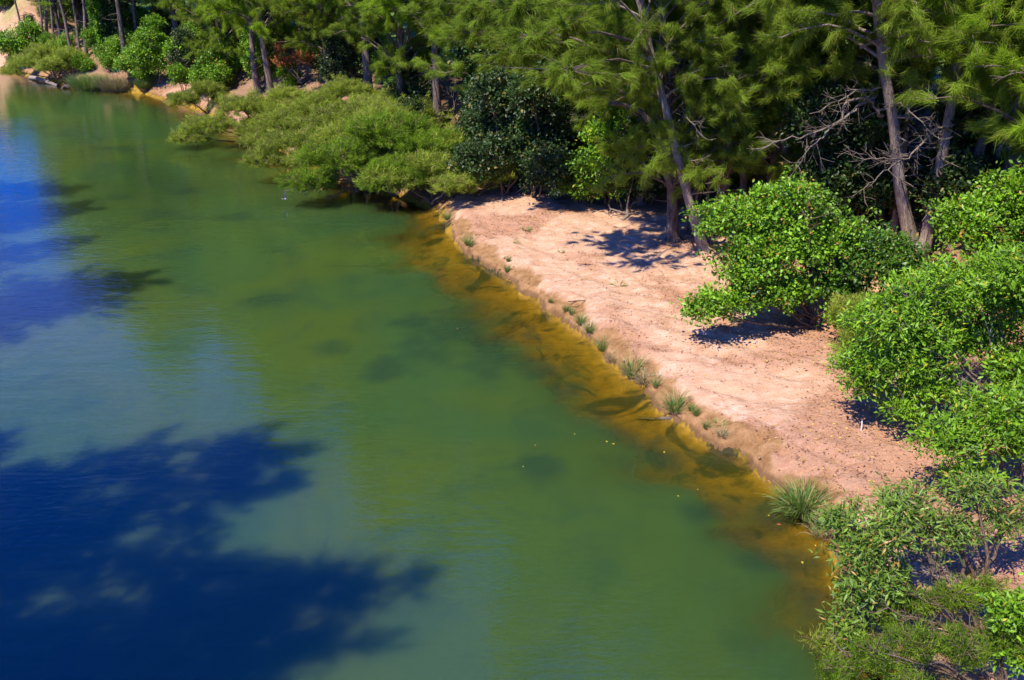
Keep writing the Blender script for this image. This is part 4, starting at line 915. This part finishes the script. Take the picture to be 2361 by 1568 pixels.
for (k, u, v, sc, rz, lb) in [
    (0, 1165, 448, 1.1, 0.2, 'dark glossy vine thicket at the left end behind the beach head'),
    (0, 1235, 458, 1.15, 1.7, 'dark glossy vine thicket behind the beach head, second from its left end'),
    (1, 1290, 462, 1.1, 0.9, 'low dark thicket at the shady notch behind the beach'),
    (2, 1340, 472, 0.75, 0.3, 'small sunlit bush at the foot of the thicket behind the beach'),
    (3, 1405, 478, 0.95, 0.4, 'yellow-green sunlit thicket left of the curved broken limb'),
    (1, 1445, 490, 1.0, 2.9, 'dark shady thicket above the white driftwood'),
    (1, 1130, 400, 1.2, 2.4, 'dark thicket right of the sandy path'),
    (0, 1190, 405, 1.2, 0.6, 'tall dark thicket in the row behind the beach head thickets'),
    (0, 1370, 440, 1.1, 4.0, 'tall dark thicket behind the yellow-green one'),
    (1, 1500, 470, 1.0, 3.2, 'dark thicket under the broken limb'),
    (0, 1880, 560, 1.1, 0.5, 'dark thicket behind the large rounded bush'),
    (0, 1950, 540, 1.0, 2.5, 'dark thicket left of the leaning bare trunks'),
    (1, 2190, 520, 1.3, 1.1, 'dark thicket right behind the leaning bare trunks'),
    (3, 372, 192, 1.05, 0.4, 'tall lime-green tree at the water, left of centre on the far bank'),
    (3, 595, 192, 0.8, 1.4, 'bright green bush beside the orange dry shrub'),
    (2, 62, 150, 1.5, 0.4, 'rounded green tree at the foot of the clay slope, far left'),
    (2, 440, 160, 1.4, 1.0, 'yellow-green bush right of the lime-green tree'),
    (2, 500, 215, 1.2, 2.0, 'green bush over the clay ledge'),
    (2, 545, 180, 1.2, 3.0, 'mid-green bush left of the bright one beside the orange shrub'),
    (2, 250, 168, 0.9, 2.2, 'green bush under the vine-hung tree of the left stand'),
    (2, 300, 178, 0.9, 1.3, 'green bush at the foot of the big leaning dark trunk'),
    (0, 1130, 375, 1.35, 1.2, 'high dark vine curtain above the sandy path'),
    (0, 1270, 415, 1.45, 3.2, 'high dark vine curtain above the beach-head thickets'),
    (0, 1340, 425, 1.35, 5.2, 'high dark vine curtain above the yellow-green thicket'),
    (2, 195, 172, 0.7, 2.9, 'small green bush right of the low bottlebrush on the far bank'),
    (2, 335, 196, 0.7, 0.1, 'small green bush under the lime-green tree at the waterline'),
    (2, 425, 208, 0.8, 4.1, 'rounded green bush on the clay ledge right of the lime-green tree'),
    (2, 470, 215, 0.9, 5.1, 'green bush sitting above the leftmost bottlebrush'),
    (2, 275, 150, 0.9, 5.6, 'green bush in front of the broad black vine-covered trunk'),
    (2, 150, 140, 0.9, 0.9, 'green bush behind the front leaning she-oak of the far left stand'),
    (2, 30, 140, 1.0, 3.3, 'low green scrub on the clay slope at the left edge'),
    (2, 900, 190, 1.0, 0.3, 'vivid green small bush beyond the bottlebrush mass'),
    (2, 2290, 640, 0.9, 1.3, 'green bush tucked behind the dense one at the right edge')]:
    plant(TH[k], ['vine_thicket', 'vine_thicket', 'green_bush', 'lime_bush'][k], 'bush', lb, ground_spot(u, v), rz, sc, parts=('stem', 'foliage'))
og = broad(85, [(-1.0, 0, 1.2, 0.7, 0.6, 0.6), (0.5, 0, 1.4, 0.8, 0.7, 0.6), (1.3, 0, 0.9, 0.5, 0.5, 0.4), (-1.0, 0, 2.0, 0.35, 0.35, 0.5)], mat='orange', L=0.16, W=0.06, tp=12, per=11)
plant(og, 'dry_shrub', 'shrub', 'dry shrub with rusty orange leaves behind the bottlebrush mass', ground_spot(690, 205), 0, 1.15, parts=('stem', 'foliage'), sink=-0.6)
# undergrowth between the trunks
rg = np.random.default_rng(91)
X = rg.uniform(-90, 60, 5000); Y = rg.uniform(18, 150, 5000); ranked = []
hh_, ww_, tt_, _c = land(X, Y); cnt = 0; ug = []
for x, y, z, w, tdist in zip(X, Y, hh_, ww_, tt_):
    if tdist < 1.0 or tdist > 17 or w > -2: continue
    fwd = y * CP + (CAM_H - z) * SP; u = 1180 + F2 * x / fwd
    if u < -100 or u > 2500: continue
    if any((x - a) ** 2 + (y - b) ** 2 < (2.3 if u < 500 else 3.0) ** 2 for a, b in ug): continue
    ug.append((x, y)); left = u < 900
    k = int(rg.choice([1, 2, 2, 3] if left else [0, 1, 1, 2]))
    zn = next(n for kk, n in ZONES if u < kk)
    nm = ['tall dark understorey thicket', 'dark understorey thicket', 'green understorey bush', 'light green understorey bush'][k]
    row = 'front' if tdist < 6 else 'back'
    o_ = plant(TH[k], ['vine_thicket', 'vine_thicket', 'green_bush', 'lime_bush'][k], 'bush', f'{nm} in the {row} behind {zn}', (x, y, z), float(rg.random() * 6.28), float(rg.uniform(0.5, 0.95)), group=f'{nm} plants in the {row} behind {zn}', parts=('stem', 'foliage')); ranked.append((u, o_))

rank_labels(ranked)
# ==================== grasses
def grass_clump(seed, n, L, W, fr, spread=0.55, droop=0.9, mat='grass', flat=1.0):
    rng = np.random.default_rng(seed); lv = Leaves()
    a = rng.random(n) * 6.28; r = fr * np.sqrt(rng.random(n))
    p = np.stack([np.cos(a) * r, np.sin(a) * r * flat, np.zeros(n) - 0.02], 1)
    d = unit(np.stack([np.cos(a) * spread * (0.2 + r / fr), np.sin(a) * spread * (0.2 + r / fr), np.ones(n)], 1) + rng.normal(size=(n, 3)) * 0.18)
    K = 5; l = L * (0.5 + 0.6 * rng.random(n)); w = W * (0.7 + 0.6 * rng.random(n))
    side = unit(np.cross(d, rdir(rng, n))); cur = p; verts = []; dd = d
    for k in range(K):
        ww2 = (w * (1 - (k / (K - 0.6)) ** 1.7))[:, None] / 2
        verts += [cur - side * ww2, cur + side * ww2]
        cur = cur + dd * (l / (K - 1))[:, None]; dd = unit(dd + np.array([0, 0, -1.0]) * (droop * (0.10 + 0.22 * k) * (0.4 + rng.random(n)))[:, None] + d * np.array([1, 1, 0]) * 0.1)
    v = np.stack(verts, 1).reshape(-1, 3); b = lv.n + np.arange(n)[:, None] * (2 * K)
    for k in range(K - 1): lv.q.append(b + np.array([[2 * k, 2 * k + 1, 2 * k + 3, 2 * k + 2]]))
    lv._fin(rng, v, n, 2 * K, 0.3 + 0.6 * rng.random(n))
    return lv.mesh('grass_clump', M[mat])
G_big = grass_clump(101, 750, 1.25, 0.028, 0.26, 0.75, 1.0)
G_reed = grass_clump(102, 2600, 1.25, 0.03, 1.25, 0.35, 0.35, flat=0.6, mat='dry_grass')
G_reed_g = grass_clump(107, 2200, 1.25, 0.03, 1.25, 0.35, 0.35, flat=0.6)
G_tuft = [grass_clump(103, 170, 0.75, 0.014, 0.12, 0.5, 0.7), grass_clump(104, 120, 0.6, 0.014, 0.10, 0.4, 0.5), grass_clump(105, 150, 0.6, 0.012, 0.16, 0.7, 1.0, 'dry_grass')]
G_sprout = grass_clump(106, 60, 0.22, 0.018, 0.14, 1.2, 0.8)
single('grass_tussock', G_big, 'big green grass tussock arching over the bank above the lower right water', 'grass tussock', ground_spot(1848, 1188), scale=0.88)
TG = 'grass tufts along the beach edge'
for (k, u, v, sc, lb) in [
    (0, 1032, 508, 0.9, 'green tuft on the beach corner, first one near the head of the beach'), (0, 1080, 566, 1.1, 'wide grey-green tuft on the upper cut bank, second from the beach head'),
    (1, 1171, 604, 0.7, 'tiny tuft just above a slightly larger one on the bank'), (1, 1169, 630, 0.9, 'small fan-shaped tuft right under a tiny tuft on the bank'),
    (1, 1270, 699, 0.6, 'faint tuft left of the dark forked stick'), (1, 1304, 718, 0.8, 'small tuft below the left end of the forked stick'), (1, 1316, 725, 0.7, 'small tuft touching another one below the forked stick'),
    (0, 1337, 750, 0.9, 'medium tuft below the forked stick, third of the row'), (0, 1358, 772, 0.9, 'tall thin tuft at the waterline below the forked stick'), (0, 1389, 808, 1.0, 'upright tuft in the middle of the beach edge'),
    (2, 1412, 835, 0.9, 'pale dry tuft right below the upright middle one'), (0, 1458, 870, 1.45, 'bright green clump, the brightest on the beach edge'), (2, 1484, 893, 1.3, 'dry straw-coloured clump right beside the brightest one'),
    (1, 1511, 893, 0.8, 'small green tuft right of the straw-coloured clump'), (0, 1554, 953, 1.35, 'tall upright tuft leaning left above the half-sunken log'), (1, 1605, 960, 0.8, 'dark green short tuft right of the tall upright one'),
    (1, 1592, 948, 0.7, 'thin tuft between the tall upright one and the dark short one'), (1, 1625, 988, 0.6, 'faint low tuft on the brown cut bank'), (2, 1664, 1005, 0.8, 'brownish tuft on the brown cut bank above the water'),
    (2, 1890, 1235, 1.2, 'dry straggly tuft at the waterline right of the big tussock'), (2, 1905, 1210, 1.0, 'dry grass stalks behind the big tussock')]:
    single('grass_tuft', G_tuft[k], lb, 'grass tuft', ground_spot(u, v), (0, -0.1, rs.random() * 6), TG, sc * 0.85)
for (u, v, sc, lb) in [(1213, 530, 1.3, 'low green sprout on the sand near the beach head'), (1294, 582, 0.8, 'tiny sprout on the sand under the beach head shade'), (1425, 658, 1.5, 'flat green sprout patch in the middle of the sand'),
                       (1658, 977, 1.0, 'small sprout on the sand above the brownish tuft'), (1514, 866, 0.9, 'small green sprout behind the straw-coloured clump'), (1190, 560, 0.7, 'tiny sprout left on the upper sand')]:
    single('grass_sprout', G_sprout, lb, 'grass tuft', ground_spot(u, v), (0, 0, rs.random() * 6), 'small sprouts on the sand', sc)
single('reed_clump', G_reed_g, 'large reed clump at the far bank, left one of two', 'reeds', (*ground_spot(212, 208)[:2], 0.05), (0, 0, 0.1), 'reed clumps on the far bank', 1.25)
single('reed_clump', G_reed, 'yellowish reed clump at the far bank, right one of two', 'reeds', (*ground_spot(268, 210)[:2], 0.05), (0, 0, -0.1), 'reed clumps on the far bank', 1.15)
for (u, v, sc, lb) in [(330, 205, 0.9, 'short reed clump right of the two large ones'), (345, 205, 0.7, 'small reed clump on the clay ledge by the lime-green tree'), (398, 228, 0.6, 'small grassy clump on the pink clay ledge')]:
    single('reed_clump', G_reed_g, lb, 'reeds', ground_spot(u, v), (0, 0, sc * 9), 'reed clumps on the far bank', sc * 0.7)

# ==================== logs, sticks, driftwood
def log_mesh(pts, r0, r1, mat, seed, S=10, snags=()):
    wd = Wood(); rng = np.random.default_rng(seed); wd.line(pts, r0, r1, S, K=14, rng=rng, wob=r0 * 0.12)
    for (p, q, r) in snags: wd.line([p, tuple((np.array(p) + np.array(q)) / 2 + rng.normal(size=3) * 0.03), q], r, r * 0.4, 6, rng=rng, wob=0.01)
    return wd.mesh('log', M[mat])
a0, a1 = np.array(at(70, 180, 0.1)), np.array(at(134, 197, 0.1))
dl = a1 - a0
single('floating_log', log_mesh([(0, 0, 0.12), tuple(dl * 0.4 + np.array([0, 0, 0.22])), tuple(dl)], 0.22, 0.15, 'dead', 1, snags=[(tuple(dl * .7), tuple(dl * .62 + np.array([0, .2, .7])), .06)]), 'pale bleached log lying in the water at the far left bank', 'log', tuple(a0 - np.array([0, 0, 0.08])))
a0, a1 = np.array(at(143, 205, 0.0)), np.array(at(160, 200, 0.2)); dl = a1 - a0
single('floating_log', log_mesh([(0, 0, 0), tuple(dl * 0.5 + np.array([0, 0, 0.15])), tuple(dl)], 0.12, 0.2, 'bark_dark', 2), 'short dark log in the water left of the reed clumps', 'log', tuple(a0))
dx = ground_spot(1430, 500)
single('driftwood', log_mesh([(-0.5, 0.2, 0.35), (0.0, 0.0, 0.25), (0.35, -0.1, 0.12), (0.0, -0.5, -0.05)], 0.035, 0.09, 'dead', 3, 8, snags=[((0.35, -0.1, 0.12), (0.38, 0.0, 0.85), 0.09), ((-0.5, 0.2, 0.35), (-0.62, .2, .62), .04), ((-0.5, 0.2, 0.35), (-0.6, .1, .02), .035)]), 'white forked driftwood stump at the shady back of the beach', 'driftwood', dx)
sk = ground_spot(1345, 703)
single('forked_stick', log_mesh([(-0.62, 0.05, 0.05), (-0.25, 0.0, 0.10), (0.1, 0.05, 0.08), (0.62, -0.02, 0.04)], 0.02, 0.012, 'bark_dark', 4, 6, snags=[((-0.25, 0, 0.1), (-0.52, -0.25, 0.03), 0.022)]), 'dark forked stick lying on the open sand', 'stick', sk)
lg = at(1560, 968, 0)
single('sunken_log', log_mesh([(0.35, -0.05, 0.03), (0.0, 0, 0.04), (-0.6, 0.18, -0.05), (-1.2, 0.35, -0.14)], 0.09, 0.03, 'bark', 5), 'half-sunken brown log end at the waterline below the tall upright tuft', 'log', lg)
for (ua, va, ub, vb, r, lb) in [(1500, 985, 1612, 1075, 0.07, 'long dark log added for the shelf-edge shadow along the amber shallows'), (1690, 1088, 1722, 1108, 0.06, 'short sunken log in the shallows above the big tussock'),  # first entry is an added log, standing in for the shelf edge's shadow
                                (1300, 880, 1372, 912, 0.05, 'thin sunken branch in the middle of the amber shallows'), (1228, 795, 1250, 830, 0.04, 'small sunken stick in the upper shallows')]:
    a0 = np.array(at(ua, va, -0.3)); a1 = np.array(at(ub, vb, -0.28)); dl = a1 - a0
    single('sunken_log', log_mesh([(0, 0, 0), tuple(dl * 0.5 + np.array([0.1, 0, 0.03])), tuple(dl)], r, r * 0.5, 'bark_dark', int(ua)), lb, 'log', tuple(a0))
for (ua, va, ub, vb, ha, hb_, r, lb) in [(1645, 545, 1790, 455, 0.2, 1.3, 0.16, 'fallen log propped behind the rounded bush, running up to the right'), (1085, 330, 1120, 300, 0.1, 0.4, 0.12, 'fallen log across the sandy path'),
                                          (2105, 500, 2160, 440, 0.2, 0.8, 0.14, 'fallen log on the brown slope between the leaning bare trunks')]:
    p0 = ground_spot(ua, va); p1 = ground_spot(ub, vb)
    a0 = np.array(p0) + np.array([0, 0, r * .6]); dl = np.array(p1) + np.array([0, 0, r]) - a0
    single('fallen_log', log_mesh([(0, 0, 0), tuple(dl * 0.5 + np.array([0, 0, 0.25])), tuple(dl)], r, r * 0.6, 'bark', int(ua), snags=[(tuple(dl * .5), tuple(dl * .5 + np.array([.3, -.2, .6])), .04)]), lb, 'log', tuple(a0))
sp_ = ground_spot(1058, 325)
wd = Wood(); rng = np.random.default_rng(55); dead_limb(wd, rng, [(0, 0, -0.1), (-0.1, 0, 1.0), (-0.3, 0, 2.0), (-0.35, 0.1, 2.8)], 0.035, 9, 0.9, 0.5)
single('bare_sapling', wd.mesh('bare_sapling', M['dead']), 'bare pale leafless sapling on the sandy path', 'sapling', sp_)
t = NT('white_paint'); M['white'] = t.out(t.n('ShaderNodeBsdfPrincipled', {'Base Color': t.mix(t.noise(20), (0.62, 0.60, 0.58), (0.8, 0.79, 0.77)), 'Roughness': 0.5}).outputs[0])
pg = ground_spot(1985, 991)
wd = Wood(); wd.line([(0, 0, -0.06), (-0.005, 0, 0.13), (-0.02, 0.02, 0.27)], 0.022, 0.020, 8, K=5)
wd.line([(-0.02, 0.02, 0.268), (-0.0202, 0.0202, 0.276)], 0.020, 0.004, 8, K=3)
single('marker_peg', wd.mesh('marker_peg', M['white']), 'short white peg stuck in the litter-strewn sand', 'peg', pg)
# pale scrap of plastic caught among the leaves
t = NT('pale_plastic'); M['plastic'] = t.out(t.n('ShaderNodeBsdfPrincipled', {'Base Color': t.mix(t.noise(9), (0.42, 0.62, 0.66), (0.62, 0.76, 0.78)), 'Roughness': 0.35}).outputs[0])
sx_, sy_ = at(1505, 352, 3.4)[:2]
g = 7; pv = []
rng = np.random.default_rng(19)
for i in range(g):
    for j in range(g):
        a, b = i / (g - 1), j / (g - 1); wdt = 0.04 + 0.19 * math.sin(min(1, b * 1.25) * math.pi * 0.62)
        pv.append(((a - 0.5) * 2 * wdt + 0.05 * (1 - b), 0.09 * math.sin(a * 7 + b * 4) + rng.normal() * 0.01, 0.25 - 0.55 * b + 0.10 * abs(a - 0.5) * (b > 0.8)))
pq = [[i * g + j, (i + 1) * g + j, (i + 1) * g + j + 1, i * g + j + 1] for i in range(g - 1) for j in range(g - 1)]
pm = raw_mesh('plastic_scrap', pv, pq, smooth=True, mats=[M['plastic']])
ps = single('plastic_scrap', pm, 'pale blue-white scrap of plastic caught in the leaves left of the straight trunk', 'litter', (sx_, sy_, 3.4))
md = ps.modifiers.new('thick', 'SOLIDIFY'); md.thickness = 0.006

# ==================== the bird above the water
t = NT('bird_black'); M['bblack'] = t.out(t.n('ShaderNodeBsdfPrincipled', {'Base Color': t.mix(t.noise(40), (0.01, 0.01, 0.012), (0.03, 0.03, 0.035)), 'Roughness': 0.5}).outputs[0])
t = NT('bird_white'); M['bwhite'] = t.out(t.n('ShaderNodeBsdfPrincipled', {'Base Color': t.mix(t.noise(40), (0.28, 0.27, 0.29), (0.42, 0.40, 0.41)), 'Roughness': 0.7}).outputs[0])
bxy = at(655, 459, 0.35)
bird = thing('bird', 'black and white bird flying low over the water with raised wings', 'bird', (bxy[0], bxy[1], 0.35), (0.25, 0.1, -0.4), scale=0.85)
wd = Wood(); P_ = np.array([(-0.20, 0, -0.03), (-0.15, 0, -0.01), (-0.06, 0, 0), (0.05, 0, 0.01), (0.12, 0, 0.03), (0.165, 0, 0.055), (0.20, 0, 0.055), (0.225, 0, 0.05)])
wd.add(P_[None], np.array([[0.006, 0.028, 0.055, 0.06, 0.045, 0.034, 0.03, 0.008]]), 12); part('body', wd.mesh('bird_body', M['bwhite']), bird)
wd = Wood(); wd.add(np.array([[(0.16, 0, 0.062), (0.19, 0, 0.066), (0.218, 0, 0.06), (0.232, 0, 0.055)]]), np.array([[0.020, 0.033, 0.027, 0.01]]), 10); part('head', wd.mesh('bird_head', M['bblack']), bird)
wd = Wood(); wd.add(np.array([[(0.225, 0, 0.053), (0.25, 0, 0.047), (0.272, 0, 0.04)]]), np.array([[0.011, 0.007, 0.001]]), 6); part('beak', wd.mesh('bird_beak', M['dead']), bird)
for s_ in (-1, 1):
    sec = [(0.0, 0.02, 0.10, -0.05), (0.09, 0.10, 0.12, -0.06), (0.19, 0.22, 0.10, -0.09), (0.28, 0.31, 0.04, -0.13), (0.34, 0.36, -0.06, -0.14)]
    v_ = []
    for (sp__, zz_, xf, xb) in sec:
        for dz in (0.006, -0.006):
            v_ += [(xf, s_ * (0.03 + sp__ * 0.75), zz_ + dz), ((xf + xb) / 2, s_ * (0.03 + sp__ * 0.75), zz_ + dz + 0.008), (xb, s_ * (0.03 + sp__ * 0.75), zz_ + dz)]
    f_ = []
    for k in range(4):
        a = k * 6; b = a + 6
        for (p, q) in ((0, 1), (1, 2), (2, 5), (5, 4), (4, 3), (3, 0)): f_.append([a + p, a + q, b + q, b + p])
    f_.append([24, 25, 28, 27]); f_.append([25, 26, 29, 28])
    part('wing', raw_mesh('bird_wing', v_, f_, mats=[M['bblack']]), bird)
tv_ = [(-0.15, -0.02, -0.01), (-0.15, 0.02, -0.01), (-0.31, 0.055, -0.05), (-0.31, -0.055, -0.05), (-0.15, -0.02, -0.02), (-0.15, 0.02, -0.02), (-0.31, 0.055, -0.056), (-0.31, -0.055, -0.056)]
part('tail', raw_mesh('bird_tail', tv_, [[0, 1, 2, 3], [7, 6, 5, 4], [0, 4, 5, 1], [1, 5, 6, 2], [2, 6, 7, 3], [3, 7, 4, 0]], mats=[M['bblack']]), bird)

# ==================== fallen leaves on the sand and on the water
def flat_leaves(name, xs, ys, zs, L, W, colmat, seed, lift=0.01, tilt=0.35):
    rng = np.random.default_rng(seed); lv = Leaves(); n = len(xs)
    a = rng.random(n) * 6.28
    d = unit(np.stack([np.cos(a), np.sin(a), rng.normal(size=n) * tilt], 1))
    face = np.tile(np.array([[0, 0, 1.0]]), (n, 1)) + rng.normal(size=(n, 3)) * tilt
    sz = 0.6 + 0.8 * rng.random(n)
    side = unit(np.cross(d, face)); up = np.cross(side, d)
    p = np.stack([xs, ys, zs + lift], 1)
    m_ = p + d * (L * sz * 0.5)[:, None]; sd = side * (W * sz / 2)[:, None]; f = np.abs(up) * (W * 0.2)
    v = np.stack([p, m_ + sd + f, p + d * (L * sz)[:, None], m_ - sd + f], 1).reshape(-1, 3); b = np.arange(n)[:, None] * 4
    lv.t.append(b + np.array([[0, 1, 2]])); lv.t.append(b + np.array([[0, 2, 3]])); lv._fin(rng, v, n, 4, rng.random(n))
    return lv.mesh(name, colmat)
M['dead_leaf'] = leaf_mat('dry_leaf_litter', (0.10, 0.038, 0.02), (0.48, 0.25, 0.13), (0.55, 0.36, 0.06), 0.12, 0.7, 0.2, 0.05)
M['yellow_leaf'] = leaf_mat('yellow_floating_leaf', (0.40, 0.22, 0.02), (0.55, 0.42, 0.04), (0.5, 0.12, 0.05), 0.25, 0.5, 0.4, 0.1)
rng = np.random.default_rng(201)
n = 170000; X = rng.uniform(-2, 34, n); Y = rng.uniform(9, 60, n)
hh_, ww_, tt_, _c = land(X, Y)
pr = 0.16 + 0.75 * sstep(0.47, 0.62, fbm(X * 0.35, Y * 0.35, 95, 4) + 0.10 * sstep(2, 11, X) * sstep(34, 24, Y)) + 0.5 * sstep(-2, 1, tt_)
ok = (ww_ < -0.7) & (tt_ < 5) & (rng.random(n) < pr)
lit_o = part('leaf_litter', flat_leaves('leaf_litter', X[ok], Y[ok], hh_[ok], 0.085, 0.034, M['dead_leaf'], 202))
lit_o['kind'] = 'stuff'; lit_o['label'] = 'dry brown leaves scattered over the sand'
pts_ = [(1680, 1400), (1691, 1407), (1803, 1457), (1400, 1020), (1410, 1024), (1418, 1030), (1055, 759), (1060, 845), (882, 632), (1128, 886), (1205, 1075), (1232, 1026), (1326, 1002), (1498, 1300), (1634, 1200), (1700, 1165), (1746, 1130), (1752, 1136),
        (1390, 1050), (1462, 1120), (1566, 1145), (1610, 1130), (1720, 1210), (1770, 1190), (1800, 1210), (1830, 1215), (1350, 960), (1447, 1083), (218, 1165), (1290, 930), (1655, 1115), (1850, 1300), (1880, 1260), (1870, 1275), (1548, 1060), (1530, 1045)]
rr_ = np.random.default_rng(7)
xs, ys = [], []
for (u, v) in pts_:
    x_, y_, _z = at(u, v)
    if rr_.random() < 0.38 and land(np.array([x_]), np.array([y_]))[1][0] > 0.1: xs.append(x_); ys.append(y_)
fl = part('floating_leaf', flat_leaves('floating_leaf', np.array(xs), np.array(ys), np.zeros(len(xs)), 0.085, 0.05, M['yellow_leaf'], 8, 0.006, 0.06))
fl['kind'] = 'stuff'; fl['label'] = 'yellow leaves drifting on the river'
# small sticks in the litter
n = 2600; X = rng.uniform(-1, 32, n); Y = rng.uniform(10, 58, n); hh_, ww_, tt_, _c = land(X, Y)
ok = (ww_ < -0.8) & (tt_ < 6) & (rng.random(n) < 0.35 + 0.4 * (X > 6)); X, Y, Z = X[ok], Y[ok], hh_[ok]; m_ = len(X)
a = rng.random(m_) * 6.28; l_ = 0.08 + 0.35 * rng.random(m_) ** 3
p0 = np.stack([X, Y, Z + 0.012], 1); p1 = p0 + np.stack([np.cos(a) * l_, np.sin(a) * l_, 0.02 * rng.normal(size=m_) + 0.01], 1)
wd = Wood(); wd.add(bez(p0, (p0 + p1) / 2 + rng.normal(size=(m_, 3)) * 0.02 * np.array([1, 1, 0.4]), p1, 4), np.tile(np.array([[.007, .006, .005, .003]]), (m_, 1)), 3)
tw_ = part('twig_litter', wd.mesh('twig_litter', M['bark'])); tw_['kind'] = 'stuff'; tw_['label'] = 'small sticks lying in the sand'
# rough clods on the cut bank
rng = np.random.default_rng(301)
n = 26000; X = rng.uniform(-16, 16, n); Y = rng.uniform(10, 72, n)
hh_, ww_, tt_, _c = land(X, Y)
ok = (ww_ < -0.02) & (ww_ > -0.75) & (rng.random(n) < 0.5); X, Y, Z = X[ok], Y[ok], hh_[ok]
m_ = len(X); r_ = 0.02 + 0.07 * rng.random(m_) ** 3
oct_ = np.array([(1, 0, 0), (0, 1, 0), (-1, 0, 0), (0, -1, 0), (0, 0, 0.8), (0, 0, -0.5)], float)
v_ = (np.stack([X, Y, Z + r_ * 0.2], 1)[:, None] + oct_[None] * r_[:, None, None] * (0.6 + 0.8 * rng.random((m_, 6, 1)))).reshape(-1, 3)
tr_ = np.array([(0, 1, 4), (1, 2, 4), (2, 3, 4), (3, 0, 4), (1, 0, 5), (2, 1, 5), (3, 2, 5), (0, 3, 5)])
tf_ = (np.arange(m_)[:, None, None] * 6 + tr_[None]).reshape(-1, 3)
t = NT('bank_clod'); M['clod'] = t.out(t.n('ShaderNodeBsdfPrincipled', {'Base Color': t.mix(t.noise(3, vec=t.n('ShaderNodeNewGeometry').outputs['Position']), (0.20, 0.10, 0.045), (0.38, 0.22, 0.12)), 'Roughness': 0.9}).outputs[0])
cl_ = part('bank_clods', raw_mesh('bank_clods', v_, None, tf_, mats=[M['clod']])); cl_['kind'] = 'stuff'; cl_['label'] = 'crumbled soil clods on the cut bank'
